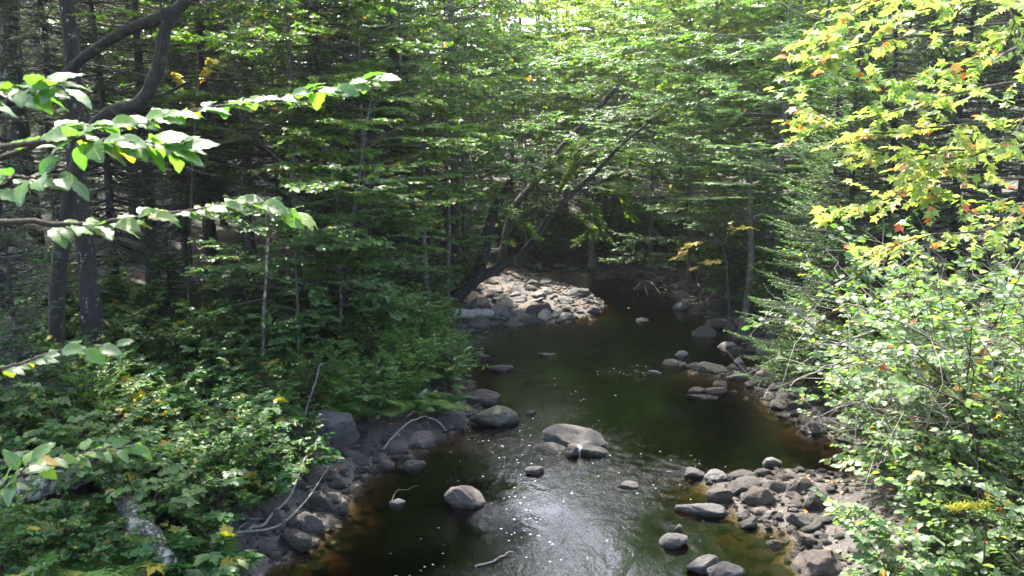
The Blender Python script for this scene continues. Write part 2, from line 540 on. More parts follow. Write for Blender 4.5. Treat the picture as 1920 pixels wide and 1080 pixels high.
def conifer(seed, H, spread, base=.6, whorl=.22, per_w=5, r0=.1, droop=.25, needle=.03, step=.075, dead=True, bark='bark', mat='spruce', nn=16, topcut=1.0, sidelen=.42, minlen=.12):
    g = np.random.default_rng(seed)
    tr, cr = MB(), MB()
    t = np.linspace(0, 1, 12)
    ax = np.stack([np.cumsum(g.normal(0, .004 * H, 12)), np.cumsum(g.normal(0, .004 * H, 12)), t * H], 1)
    ax[:, :2] -= ax[0, :2]
    ax[0, 2] = -.3
    tube(tr, ax, r0 * (1 - .93 * t) * (1 + .5 * np.exp(-t * 30)), 9, 0, .05, g)

    def axis(z):
        return np.array([np.interp(z, ax[:, 2], ax[:, 0]), np.interp(z, ax[:, 2], ax[:, 1]), z])
    st, dr, ln = [], [], []
    z = base
    m = np.linspace(0, 1, 7)[:, None]
    while z < H * topcut - .1:
        f = z / H
        for k in range(per_w):
            az = g.uniform(0, 2 * pi)
            L = max(minlen, spread * (1 - f) ** .75 * g.uniform(.65, 1.1))
            d = np.array([cos(az), sin(az), 0])
            e = .35 * f - droop * (1 - f) + g.normal(0, .1)
            pts = axis(z + g.uniform(-.1, .1)) + d * L * m + UP * L * (e * m - .12 * m + .18 * m ** 2.5)
            tube(tr, pts, np.linspace(.012 + .012 * L, .002, 7), 4, 0, 0, g)
            ns = max(3, int(L / step))
            s = np.linspace(.12 if L < 1.2 else .25, 1, ns)
            idx = s * 5.999
            i = idx.astype(int)
            p = pts[i] * (1 - (idx - i))[:, None] + pts[i + 1] * (idx - i)[:, None]
            tt = nrm(pts[i + 1] - pts[i])
            for sg in (-1, 1):
                a = sg * g.uniform(.6, 1.0, ns)
                a[-1] *= .2
                q = rot_h(tt, a)
                q[:, 2] += g.normal(-.12, .12, ns)
                st.append(p)
                dr.append(q)
                ln.append(np.clip(sidelen * L * (1.05 - s) * g.uniform(.7, 1.3, ns), .07, .5))
        z += whorl * g.uniform(.7, 1.3)
    if dead:
        for k in range(int(base / .26)):
            zz = g.uniform(.8, base + .6)
            az = g.uniform(0, 2 * pi)
            L = g.uniform(.5, 1.9)
            d = np.array([cos(az), sin(az), g.normal(-.08, .15)])
            pts = axis(zz) + d * L * m - UP * L * .12 * m ** 2 + np.cumsum(g.normal(0, .03 * L, (7, 3)), 0) * (m > 0)
            tube(tr, pts, np.linspace(.013, .003, 7), 4, 0, 0, g)
            for q in range(3):
                j = g.integers(2, 6)
                e2 = pts[j] + (d + g.normal(0, .6, 3)) * L * .22
                tube(tr, np.array([pts[j], (pts[j] + e2) / 2 + g.normal(0, .02, 3), e2]), [.005, .004, .002], 3, 0)
    st, dr, ln = np.concatenate(st), nrm(np.concatenate(dr)), np.concatenate(ln)
    end = st + dr * ln[:, None]
    bulk_twigs(cr, st, end, .004, .002)
    n = len(st)
    u = (np.arange(nn)[None] + g.random((n, nn))) / nn
    p = (st[:, None] + dr[:, None] * (ln[:, None] * u)[..., None]).reshape(-1, 3)
    sg = np.where(np.arange(nn) % 2, 1, -1)[None] * g.uniform(.5, 1.0, (n, nn))
    d = rot_h(np.repeat(dr, nn, 0), sg.ravel())
    d[:, 2] += g.normal(.1, .3, n * nn)
    d = nrm(d)
    sd_ = nrm(np.cross(d, UP + .6 * g.standard_normal((n * nn, 3))))
    L = needle * g.uniform(.7, 1.3, n * nn)[:, None]
    wd = needle * .2
    P = np.stack([p - sd_ * wd, p + sd_ * wd, p + d * L], 1)
    cr.add(P, np.arange(n * nn * 3).reshape(-1, 3), 0, np.repeat(g.random(n), nn))
    return [('trunk', tr.mesh('trunk', [bark], True)), ('crown', cr.mesh('crown', [mat, 'twig']))]


# ------------------------------------------------------------------ things
def tag(o, label=None, cat=None, group=None, kind=None):
    for k, v in (('label', label), ('category', cat), ('group', group), ('kind', kind)):
        if v:
            o[k] = v
    return o


def mesh_obj(name, me, parent=None):
    o = bpy.data.objects.new(name, me)
    COL.objects.link(o)
    if parent:
        o.parent = parent
    return o


def thing(name, label, cat, loc, rz=0, sc=1.0, group=None, parts=()):
    e = bpy.data.objects.new(name, None)
    COL.objects.link(e)
    e.location = loc
    e.rotation_euler = (0, 0, rz)
    e.scale = (sc, sc, sc) if np.isscalar(sc) else sc
    e.empty_display_size = .2
    tag(e, label, cat, group)
    for pn, me in parts:
        mesh_obj(pn, me, e)
    return e


# ------------------------------------------------------------------ terrain
pix = [(470, 1150), (500, 1075), (560, 1035), (600, 1000), (640, 955), (690, 900), (740, 862), (830, 824), (880, 797), (900, 770), (890, 730),
       (880, 690), (858, 655), (872, 632), (940, 613), (1010, 610), (1060, 605), (1110, 588), (1134, 573), (1115, 556), (1090, 541), (1030, 524), (1000, 516)]
left = [onz(*p)[:2] for p in pix]
pixr = [(1130, 514), (1180, 524), (1230, 538), (1270, 562), (1320, 595), (1370, 622), (1400, 652), (1440, 672), (1500, 682), (1480, 694), (1380, 694), (1300, 690), (1285, 695),
        (1340, 704), (1400, 716), (1420, 735), (1460, 768), (1490, 798), (1530, 815), (1590, 832), (1640, 852), (1620, 888), (1560, 887), (1480, 878), (1400, 884),
        (1310, 893), (1340, 920), (1370, 960), (1430, 992), (1480, 1002), (1490, 1040), (1510, 1085), (1530, 1150)]
right = [onz(*p)[:2] for p in pixr]
far = [(.9, 31.2), (1.4, 31.8), (2.4, 31.9)]
near_ = [(4.0, 4), (4.0, -8), (-2.6, -8), (-2.4, 4)]
WATER = np.array(list(left) + far + list(right) + near_)


def sdf(p):
    a = WATER
    b = np.roll(WATER, -1, 0)
    d = np.full(len(p), 1e9)
    ins = np.zeros(len(p), bool)
    for (x0, y0), (x1, y1) in zip(a, b):
        e = np.array([x1 - x0, y1 - y0])
        wv = p - np.array([x0, y0])
        t = np.clip((wv @ e) / (e @ e + 1e-12), 0, 1)
        dd = np.hypot(*(wv - t[:, None] * e).T)
        d = np.minimum(d, dd)
        c = ((y0 <= p[:, 1]) & (y1 > p[:, 1])) | ((y1 <= p[:, 1]) & (y0 > p[:, 1]))
        with np.errstate(divide='ignore', invalid='ignore'):
            xi = x0 + (p[:, 1] - y0) * (x1 - x0) / (y1 - y0)
        ins ^= c & (p[:, 0] < xi)
    return np.where(ins, -d, d)


def sst(a, b, x):
    t = np.clip((x - a) / (b - a), 0, 1)
    return t * t * (3 - 2 * t)


WV = [(np.array([rng.normal(), rng.normal()]), rng.uniform(0, 6.28)) for _ in range(24)]


def vnoise(p, scale):
    r = 0
    for k, (d, ph) in enumerate(WV):
        r = r + np.sin(p @ d * scale * (1 + .35 * (k % 8)) + ph) / (1 + .35 * (k % 8))
    return r / 6


BAR = onz(985, 560)[:2]


def height(p):
    d = sdf(p)
    x, y = p[:, 0], p[:, 1]
    leftside = x < np.interp(y, [0, 9, 14, 20, 30, 45], [.5, .5, 1.5, 2.0, 2.0, -4])
    hl = .55 * sst(0.1, 1.1, d) + .35 * sst(1, 3, d) + .1 * np.minimum(np.maximum(d - 1, 0), 12)
    hr = .3 * sst(0.1, 1.4, d) + .25 * sst(1.2, 3, d) + .09 * np.minimum(np.maximum(d - 1, 0), 12)
    h = np.where(leftside, hl, hr)
    bar = np.exp(-(((x - BAR[0]) / 3.4) ** 2 + ((y - BAR[1]) / 5.0) ** 2) ** 1.5)
    h = h * (1 - .95 * bar) + .05 * bar * sst(0, .5, d)
    h = h + .13 * np.maximum(0, y - 38) * sst(38, 55, y) * sst(400, 120, y) + .05 * np.minimum(np.maximum(0, np.abs(x) - 9), 40)
    h = h + sst(.5, 3, d) * .13 * vnoise(p, .8) + sst(0, .6, d) * .03 * vnoise(p, 4)
    hb = -.07 * sst(0, .1, -d) - .8 * sst(0, 1.7, -d) + .05 * vnoise(p, 2.0) * sst(0, .6, -d)
    return np.where(d > 0, h, hb)


xs = np.concatenate([[-300, -180, -110, -70, -45, -32, -24, -19, -16], np.arange(-14, 14.01, .16), [16, 19, 24, 32, 45, 70, 110, 180, 300]])
ys = np.concatenate([[-120, -60, -30, -15, -8, -4, -2], np.arange(0, 34, .16), [34.5, 35.5, 37, 39, 41, 43, 45, 47, 49, 52, 56, 62, 70, 80, 95, 120, 160, 230, 400]])
GX, GY = np.meshgrid(xs, ys)
HG = height(np.stack([GX.ravel(), GY.ravel()], 1)).reshape(GX.shape)


def ground(x, y):
    i = int(np.clip(np.searchsorted(xs, x) - 1, 0, len(xs) - 2))
    j = int(np.clip(np.searchsorted(ys, y) - 1, 0, len(ys) - 2))
    u = (x - xs[i]) / (xs[i + 1] - xs[i])
    v = (y - ys[j]) / (ys[j + 1] - ys[j])
    return float((HG[j, i] * (1 - u) + HG[j, i + 1] * u) * (1 - v) + (HG[j + 1, i] * (1 - u) + HG[j + 1, i + 1] * u) * v)


def onground(px, py):
    r = ray(px, py)
    t = 3.0
    while t < 90:
        p = CAM + r * t
        if p[2] < max(0.0, ground(p[0], p[1])):
            return p
        t += .06
    return p


def gpt(px, Y, dz=0.0):
    """the point of the ground at pixel column px and depth Y"""
    x = 0.0
    for _ in range(4):
        z = ground(x, Y)
        depth = Y * cos(PITCH) + (CAMZ - z) * sin(PITCH)
        x = (px - CX) / F * depth
    return np.array([x, Y, ground(x, Y) + dz])


mb = MB()
nx = len(xs)
j, i = np.meshgrid(np.arange(len(ys) - 1), np.arange(nx - 1), indexing='ij')
q = np.stack([j * nx + i, j * nx + i + 1, (j + 1) * nx + i + 1, (j + 1) * nx + i], -1).reshape(-1, 4)
mb.add(np.stack([GX, GY, HG], -1), q)
g_ = mesh_obj('ground', mb.mesh('ground', ['ground'], True))
tag(g_, kind='structure')

wx = np.concatenate([[-11], np.arange(-6, 8.01, .2), [12]])
wy = np.concatenate([[-9, 0, 4], np.arange(6, 36, .2), [40, 52]])
WX, WY = np.meshgrid(wx, wy)
RF = np.zeros_like(WX)
for px_, py_, sx_, sy_, a_ in ((1215, 545, 1.6, 2.2, 1), (1090, 515, 1.6, 2, .7), (1185, 892, .55, .8, 1), (1265, 880, .4, .6, 1), (930, 822, .7, .8, .8), (1060, 870, .6, .5, .7), (1200, 700, .9, 1.0, .55), (1255, 672, .5, .8, .9), (1040, 775, .8, .7, .4), (1150, 970, .3, .4, .6), (1130, 820, .6, .8, .5), (1000, 655, 1.4, .8, .4)):
    c_ = onz(px_, py_)
    RF = np.maximum(RF, a_ * np.exp(-((WX - c_[0]) / sx_) ** 2 - ((WY - c_[1]) / sy_) ** 2))
mb = MB()
nx, ny = len(wx), len(wy)
j, i = np.meshgrid(np.arange(ny - 1), np.arange(nx - 1), indexing='ij')
q = np.stack([j * nx + i, j * nx + i + 1, (j + 1) * nx + i + 1, (j + 1) * nx + i], -1).reshape(-1, 4)
mb.add(np.stack([WX, WY, 0 * WX], -1), q)
rim = [k for k in range(nx)] + [k * nx + nx - 1 for k in range(1, ny)] + [(ny - 1) * nx + k for k in range(nx - 2, -1, -1)] + [k * nx for k in range(ny - 2, 0, -1)]
tp = np.stack([WX, WY, 0 * WX], -1).reshape(-1, 3)[rim]
V_ = np.vstack([tp, tp - UP * 1.6])
m_ = len(rim)
mb.add(V_, [[k + m_, (k + 1) % m_ + m_, (k + 1) % m_, k] for k in range(m_)])
cc = np.array([[-11, -9, -1.6], [12, -9, -1.6], [12, 52, -1.6], [-11, 52, -1.6]])
mb.add(cc, [[3, 2, 1, 0]])
me = mb.mesh('water', ['water'])
ra = me.attributes.new('riffle', 'FLOAT', 'POINT')
ra.data.foreach_set('value', np.concatenate([RF.ravel(), np.zeros(2 * m_ + 4)]).astype(np.float32))
wbm = bmesh.new()
wbm.from_mesh(me)
bmesh.ops.remove_doubles(wbm, verts=wbm.verts, dist=1e-4)
wbm.to_mesh(me)
wbm.free()
tag(mesh_obj('water', me), kind='structure')

# ------------------------------------------------------------------ rocks
ICO = {}
for k in (3, 4):
    b = bmesh.new()
    bmesh.ops.create_icosphere(b, subdivisions=k, radius=1)
    ICO[k] = (np.array([v.co[:] for v in b.verts]), np.array([[v.index for v in f.verts] for f in b.faces]))
    b.free()


def rock_mesh(seed, dims, mat, facets=12, sub=3, lump=.13, sharp=.92):
    g = np.random.default_rng(seed)
    V, Fc = ICO[sub]
    v = V.copy()
    r = np.ones(len(v))
    for k in range(9):
        fq = g.normal(0, 1.1 + .35 * k, 3)
        r += lump / (1 + .55 * k) * np.sin(v @ fq + g.uniform(0, 6.3))
    v = v * r[:, None]
    for k in range(facets):
        n = nrm(g.normal(0, 1, 3))
        c = g.uniform(.48, .88)
        d = v @ n - c
        v = v - n * (np.maximum(d, 0) * sharp)[:, None]
    for k in range(14):
        fq = g.normal(0, 7, 3)
        v = v + V * (.012 * np.sin(V @ fq * 2 + g.uniform(0, 6.3)))[:, None]
    lo, hi = v.min(0), v.max(0)
    v = (v - (lo + hi) / 2) / (hi - lo)
    v = v * np.array(dims)
    m = MB()
    m.add(v, Fc)
    return m.mesh('rock', [mat], True)


def rock(name, label, px, py, wpx, hpx, mat='rock', depth=.62, rz=None, facets=13, sharp=.93, group=None, z=None, seed=None, lump=.13, sink=.3, yaw=0):
    """px, py: middle of the foot of the rock; wpx, hpx its size in the photograph"""
    p = onz(px, py, 0.0) if z is None else onz(px, py, z)
    gz = max(0.0, ground(p[0], p[1])) if z is None else z
    if z is None and gz > .02:
        p = onground(px, py)
        gz = p[2]
    dist = (p - CAM) @ FWD
    W = wpx / F * dist
    H = hpx / F * dist * 1.0
    D = W * depth
    H = max(H - .1 * D, .5 * H)
    tot = H * (1 + sink) + .04
    s = int(px * 7 + py * 13) if seed is None else seed
    me = rock_mesh(s, (W * 1.04, D, tot), mat, facets, 4 if wpx > 38 else 3, lump, sharp)
    o = mesh_obj(name, me)
    o.location = (p[0], p[1] + D * .38, gz + H - tot / 2)
    o.rotation_euler = (0, 0, yaw)
    tag(o, label, 'rock' if 'boulder' not in name else 'boulder', group)
    return o


B, K, S = 'boulder', 'rock', 'flat_stone'
ROCKS = [
    (B, 'big rounded boulder with mossy top at the end of the left bank', 925, 799, 92, 38, 'rockmoss', dict(facets=4, lump=.08)),
    (B, 'rounded brown boulder tucked behind the big mossy one', 905, 760, 62, 30, 'rockpink', dict(facets=4)),
    (B, 'largest grey boulder standing in midstream, highest at its left end', 1078, 840, 122, 42, 'rock', dict(facets=6, lump=.1)),
    (S, 'low grey stone lying against the left front of the midstream boulder', 1038, 851, 78, 17, 'rock', {}),
    (S, 'low dark stone under the right end of the midstream boulder', 1116, 855, 54, 17, 'rock', {}),
    (K, 'small brown stone wedged in front of the midstream boulder', 1072, 857, 26, 24, 'rockpink', {}),
    (K, 'small white stone wedged in front of the midstream boulder', 1087, 850, 24, 16, 'quartz', {}),
    (B, 'pinkish rounded boulder alone in the dark water with a white foam line', 871, 951, 76, 42, 'rockpink', dict(facets=5, lump=.08)),
    (S, 'wet grey slab just breaking the water off the left shore', 770, 882, 54, 18, 'rock', {}),
    (K, 'small pale stone alone in the water beside a floating twig', 745, 949, 30, 13, 'rockpale', {}),
    (S, 'small flat grey stone downstream of the midstream boulder', 1003, 889, 36, 15, 'rock', {}),
    (S, 'pale flat stone washed by ripples right of the midstream boulder', 1178, 915, 40, 12, 'rockpale', {}),
    (S, 'long narrow pale slab lying in the water off the lower rock spit', 1318, 967, 98, 25, 'rockpale', dict(depth=.3, yaw=-.35, facets=12)),
    (K, 'smooth pale rounded stone sitting alone near the bottom of the stream', 1266, 1027, 56, 27, 'rockpale', dict(facets=2, lump=.06)),
    (K, 'small dark upright stone behind the smooth pale one', 1273, 999, 15, 16, 'rockdark', {}),
    (K, 'left of two pale stones touching at the bottom edge of the stream', 1322, 1074, 62, 30, 'rockpale', dict(facets=4)),
    (K, 'right of two pale stones touching at the bottom edge of the stream', 1364, 1090, 68, 30, 'rockpale', dict(facets=4)),
    (K, 'rough grey stone at the outer tip of the lower rock spit', 1303, 897, 40, 18, 'rock', {}),
    (K, 'pale wedge shaped stone second from the tip of the lower rock spit', 1342, 904, 40, 22, 'rockpale', dict(facets=16, sharp=.95)),
    (K, 'tilted dark grey block third from the tip of the lower rock spit', 1394, 910, 56, 28, 'rock', dict(facets=14, sharp=.95)),
    (K, 'rounded brown and cream stone on the water side of the lower spit', 1350, 944, 50, 28, 'rockpink', dict(facets=5)),
    (B, 'broad smooth grey boulder in the middle of the lower rock spit', 1405, 932, 74, 38, 'rock', dict(facets=5, lump=.08)),
    (B, 'rounded pinkish grey boulder with leaves hanging over it on the lower spit', 1428, 958, 58, 42, 'rockpink', dict(facets=4)),
    (S, 'pale bluish flat stone at the water edge below the pinkish boulder', 1440, 975, 46, 16, 'rockpale', dict(facets=14)),
    (K, 'dark pointed stone standing in the shallow water below the lower spit', 1405, 991, 36, 20, 'rockdark', dict(facets=14)),
    (K, 'white speckled stone alone in the brown shallows above the lower spit', 1450, 874, 34, 17, 'rockpale', {}),
    (K, 'rounded warm grey stone on top of the lower spit beside a brown one', 1497, 928, 40, 30, 'rockpink', dict(facets=3)),
    (K, 'brown egg shaped stone half behind the rounded warm grey one', 1512, 921, 36, 26, 'rockpink', dict(facets=3)),
    (K, 'oblong brown grey stone lying along the back of the lower spit', 1473, 903, 42, 16, 'rockpink', {}),
    (K, 'grey angular stone at the back edge of the lower spit', 1432, 896, 32, 16, 'rock', {}),
    (K, 'square grey block in the middle of the lower spit', 1465, 922, 38, 22, 'rock', dict(facets=14)),
    (B, 'broad dark slab of rock on the landward side of the lower spit', 1550, 958, 84, 38, 'rockdark', dict(facets=14, sharp=.95)),
    (K, 'rounded stone in the shade under the leaves at the inner shore', 1512, 995, 56, 30, 'rock', {}),
    (K, 'small wet stone with red leaves beside it near the right shore', 1455, 1026, 30, 13, 'rock', {}),
    (B, 'large brown grey boulder cut by the bottom edge under the bush', 1545, 1082, 96, 48, 'rockpink', dict(facets=8)),
    (K, 'wet dark stone at the inner corner of the right shore', 1518, 1030, 40, 26, 'rockdark', {}),
    (B, 'long layered boulder with olive moss on the middle spit', 1338, 700, 58, 22, 'rockmoss', dict(facets=6)),
    (K, 'purplish rounded stone left of the layered mossy boulder', 1302, 692, 27, 14, 'rockpink', dict(facets=4)),
    (K, 'small brown stone second from the tip of the middle spit', 1282, 689, 18, 11, 'rockpink', {}),
    (S, 'pale flat stone at the outer tip of the middle spit', 1263, 683, 36, 9, 'rockpale', {}),
    (K, 'pale rounded stone standing in the glinting riffle beyond the middle spit', 1279, 670, 25, 13, 'rockpale', dict(facets=4)),
    (S, 'thin pale stone barely out of the water left of the middle spit', 1228, 700, 26, 6, 'rockpale', {}),
    (K, 'upright stone on top of a cluster of three in the stream', 1352, 730, 28, 18, 'rockpink', {}),
    (K, 'widest stone of a cluster of three in the stream', 1344, 740, 42, 15, 'rockpink', dict(facets=5)),
    (K, 'low rounded stone at the left of a cluster of three in the stream', 1308, 736, 32, 11, 'rockpink', dict(facets=4)),
    (S, 'thin dark slab tilted into the water in front of the cluster of three', 1318, 748, 60, 8, 'rockdark', dict(depth=.3)),
    (K, 'small pale stone at the right end of the cluster of three', 1377, 739, 18, 9, 'rockpale', {}),
    (K, 'tiny pale stone alone in the water below the middle spit', 1400, 749, 12, 5, 'rockpale', {}),
    (K, 'small bluish stone alone in the water close to the right shore', 1449, 764, 18, 8, 'rockpale', {}),
    (S, 'pale bluish triangular stone touching the right shore', 1474, 783, 32, 9, 'rockpale', dict(facets=14)),
    (K, 'tall pale stone standing on the middle spit', 1388, 686, 20, 17, 'rockpale', {}),
    (K, 'white stone low at the water edge of the middle spit', 1385, 713, 34, 14, 'rockpale', {}),
    (K, 'grey square stone right of the white one on the middle spit', 1408, 706, 24, 16, 'rock', {}),
    (K, 'grey stone behind the tall pale one on the middle spit', 1375, 694, 24, 12, 'rock', {}),
    (B, 'broad pink boulder with orange leaves where the middle spit meets the bank', 1455, 726, 72, 34, 'rockpink', dict(facets=9)),
    (B, 'grey layered boulder behind the pink one at the right bank', 1482, 704, 52, 24, 'rock', {}),
    (K, 'grey stone at the foot of the pink boulder by the water', 1418, 728, 36, 20, 'rock', {}),
    (K, 'rounded grey stone below the pink boulder on the right shore', 1491, 775, 30, 22, 'rock', dict(facets=4)),
    (K, 'rounded brown stone behind another on the right shore below the pink boulder', 1522, 770, 28, 22, 'rockpink', dict(facets=4)),
    (S, 'rounded dark flat stone at the water edge of the right shore', 1520, 796, 46, 16, 'rockdark', dict(facets=5)),
    (B, 'dark square block standing in the water at the right shore corner', 1528, 815, 50, 22, 'rockdark', dict(facets=14)),
    (B, 'pale boulder lit on top in the bush shade of the right bank', 1672, 792, 42, 34, 'rockpale', dict(facets=10, z=.35)),
    (K, 'brown boulder in the shade under maple leaves on the right bank', 1572, 782, 38, 26, 'rockpink', dict(facets=10)),
    (B, 'rounded boulder in the far pool with a dark wet foot', 1322, 634, 44, 25, 'rock', dict(facets=4, lump=.09)),
    (K, 'pointed pale boulder mirrored in the far pool', 1284, 583, 40, 19, 'rockpale', dict(facets=10)),
    (K, 'square flat topped stone at the far right shore', 1277, 560, 34, 15, 'rockpale', dict(facets=12)),
    (B, 'tall pointed brown boulder on the far right shore', 1294, 552, 40, 28, 'rockpink', dict(facets=10)),
    (S, 'small pale stone alone in the far pool', 1205, 604, 24, 8, 'rockpale', {}),
    (B, 'rounded grey boulder on the right shore with a bright top', 1398, 642, 44, 28, 'rock', dict(facets=5)),
    (B, 'dark tall boulder leaning on others at the upper right shore', 1456, 612, 40, 36, 'rockdark', dict(facets=12)),
    (B, 'wide grey boulder under the leaning dark one', 1453, 638, 36, 24, 'rock', {}),
    (S, 'wide flat black stone at the water edge of the upper right shore', 1428, 662, 58, 20, 'rockdark', dict(facets=6)),
    (K, 'small wet black stone left of the wide flat black one', 1386, 668, 26, 18, 'rockdark', {}),
    (S, 'low pale blue stone lying in the water of the upper right pool', 1365, 652, 36, 12, 'rockpale', {}),
    (B, 'largest brown grey boulder at the right edge of the far pool', 1394, 582, 66, 40, 'rock', dict(facets=9)),
    (K, 'grey boulder between the large brown one and the water', 1350, 590, 40, 24, 'rock', {}),
    (K, 'angular grey stone left of the leaning dark boulder', 1425, 620, 36, 26, 'rock', {}),
    (K, 'brown stone stacked above the rounded grey boulder on the right shore', 1390, 616, 36, 22, 'rockpink', {}),
    (K, 'square grey stone high on the far shore in the shade', 1237, 530, 28, 15, 'rock', {}),
    (K, 'rounded grey stone on the far shore beside the tangled roots', 1172, 521, 28, 14, 'rock', dict(facets=4)),
    (K, 'long pale stone behind the rounded one on the far shore', 1198, 520, 36, 14, 'rockpale', {}),
    (K, 'upright mottled stone among roots on the far shore', 1212, 546, 34, 20, 'rock', {}),
    (K, 'low dark stone at the left end of the far shore', 1125, 526, 22, 11, 'rock', {}),
    (B, 'large rough gneiss boulder capped with leaf litter on the left bank', 618, 838, 96, 72, 'rockpale', dict(facets=20, sharp=.95, lump=.24)),
    (B, 'broad brown boulder at the left shore under a bent dead stick', 782, 840, 64, 30, 'rockpink', dict(facets=8)),
    (B, 'dark slanting slab below the exposed roots of the left bank', 835, 808, 70, 36, 'rockdark', dict(facets=12)),
    (K, 'greenish rounded stone half hidden on the left shore', 776, 812, 32, 22, 'rockmoss', dict(facets=4)),
    (B, 'mottled square boulder on the left shore below the ferns', 695, 832, 38, 26, 'rock', {}),
    (K, 'dark stone below the mottled square one on the left shore', 684, 856, 34, 24, 'rockdark', {}),
    (K, 'brown stone with white foam line at the left water edge', 722, 882, 34, 22, 'rockpink', {}),
    (K, 'pale grey stone touching the water beside the flat wet slab', 768, 865, 24, 14, 'rock', {}),
    (K, 'small white topped stone on the left shore rubble', 648, 856, 26, 13, 'rockpale', {}),
    (B, 'lichen blotched grey boulder at the water edge of the lower left shore', 576, 1002, 62, 42, 'rock', dict(facets=9)),
    (B, 'dark smooth boulder below the blotched one at the lower left shore', 552, 1034, 62, 38, 'rockdark', dict(facets=4)),
    (B, 'brown lichen stained boulder in the shade under the maple seedlings', 588, 962, 72, 44, 'rockdark', dict(facets=9)),
    (K, 'pale pointed stone at the water edge above the blotched boulder', 638, 964, 30, 24, 'rock', dict(facets=10)),
    (B, 'reddish rounded boulder in the shade behind the dead sticks', 512, 994, 46, 42, 'rockpink', dict(facets=4)),
    (B, 'dark rounded boulder among sticks at the bottom left shore', 432, 1050, 76, 40, 'rockdark', dict(facets=5)),
    (K, 'blue grey flat topped stone at the bottom edge of the left shore', 446, 1084, 40, 26, 'rock', dict(facets=14)),
    (K, 'small pale stone in the shallows of the lower left shore', 515, 1048, 26, 12, 'rockpale', {}),
    (B, 'dark stone low in the water beside the left grassy bank', 940, 698, 44, 14, 'rockdark', {}),
    (K, 'dark low stone in the water under the feathery bank shrubs', 905, 672, 34, 9, 'rockdark', {}),
    (K, 'dark stone breaking the green reflection in midstream', 1027, 669, 36, 8, 'rockdark', {}),
    (K, 'small black stone in the ripples near the big mossy boulder', 996, 778, 18, 9, 'rockdark', {}),
    (B, 'big pale pink boulder in the trees behind the gravel bar', 868, 515, 52, 36, 'rockpink', dict(facets=10, z=.5)),
    (B, 'broad shaded pink boulder behind the leaning trunk', 838, 492, 62, 30, 'rockpink', dict(facets=8, z=.7)),
    (B, 'grey slab boulder farthest back behind the slender trunks', 800, 478, 52, 30, 'rock', dict(facets=10, z=.8)),
    (K, 'pale square boulder in the trees left of the gravel bar', 880, 482, 30, 20, 'rockpink', dict(facets=10, z=.6)),
    (B, 'pointed pale boulder at the right end of the gravel bar', 1086, 560, 48, 22, 'rockpale', dict(facets=12)),
    (B, 'large grey boulder at the front of the gravel bar in half shade', 1010, 590, 48, 24, 'rock', dict(facets=9)),
    (B, 'grey boulder lowest on the shaded front of the gravel bar', 985, 606, 34, 18, 'rock', {}),
    (B, 'long tan stone leaning on another at the back of the gravel bar', 998, 540, 32, 16, 'rockpink', {}),
    (S, 'flat stone reaching out into the far pool behind the gravel bar', 997, 518, 40, 7, 'rockpale', {}),
    (K, 'rounded grey stone at the water side of the gravel bar back', 1021, 537, 20, 12, 'rock', dict(facets=4)),
    (K, 'brown topped stone near the right tip of the gravel bar', 1113, 588, 24, 16, 'rockpink', {}),
]
for r in ROCKS:
    kw = dict(r[7])
    rock(r[0], r[1], r[2], r[3], r[4], r[5], r[6], **kw)

# small cobbles share a few meshes
COB = {m: [rock_mesh(900 + i + 40 * k, (1, d, h), m, f, 3) for i, (d, h, f) in enumerate([(.8, .6, 9), (.7, .45, 12), (.9, .7, 5), (.6, .5, 14), (.8, .4, 10)])]
       for k, m in enumerate(('rock', 'rockpale', 'rockdark', 'rockpink'))}


def cobbles(n, poly, s0, s1, mats, label, group, name='cobble', seed=0, off=.12):
    g = np.random.default_rng(seed)
    poly = np.array(poly, float)
    lo, hi = poly.min(0), poly.max(0)
    k = 0
    while k < n:
        c = g.uniform(lo, hi)
        ins = False
        for (x0, y0), (x1, y1) in zip(poly, np.roll(poly, -1, 0)):
            if (y0 <= c[1] < y1 or y1 <= c[1] < y0) and c[0] < x0 + (c[1] - y0) * (x1 - x0) / (y1 - y0):
                ins = not ins
        if not ins:
            continue
        p = onground(*c)
        s = s0 + (s1 - s0) * g.random() ** 1.3
        s *= g.choice([.7, 1, 1, 1.3])
        m = g.choice(mats)
        o = mesh_obj(name, COB[m][g.integers(5)])
        o.location = (p[0], p[1], p[2] + s * g.uniform(.0, off))
        o.rotation_euler = (g.normal(0, .25), g.normal(0, .25), g.uniform(0, 6.3))
        o.scale = (s, s * g.uniform(.8, 1.2), s * g.uniform(.75, 1.1))
        tag(o, label, 'rock', group)
        k += 1


cobbles(56, [(868, 603), (905, 552), (960, 528), (1060, 530), (1132, 566), (1108, 585), (1060, 603), (980, 610), (900, 612)], .3, .62, ['rockpale', 'rockpale', 'rock'],
        'angular pale stone heaped on the sunlit gravel bar', 'stones heaped on the gravel bar', seed=1, off=.12)
cobbles(34, [(1300, 895), (1400, 885), (1560, 890), (1590, 930), (1560, 985), (1480, 1000), (1430, 985), (1370, 945)], .14, .3, ['rock', 'rock', 'rockpink'],
        'small grey cobble packed between the larger rocks of the lower spit', 'cobbles of the lower rock spit', seed=2)
cobbles(22, [(1500, 985), (1560, 985), (1580, 1075), (1505, 1080), (1485, 1010)], .08, .18, ['rockdark', 'rock'],
        'small wet cobble in the shaded inner corner of the lower right shore', 'cobbles of the lower right shore', seed=3)
cobbles(62, [(1375, 690), (1440, 690), (1520, 720), (1560, 770), (1700, 830), (1640, 848), (1540, 815), (1480, 780), (1410, 725)], .18, .42, ['rock', 'rockpink', 'rockpale', 'rockpale'],
        'grey cobble on the stony right shore between the two spits', 'cobbles of the right shore', seed=4)
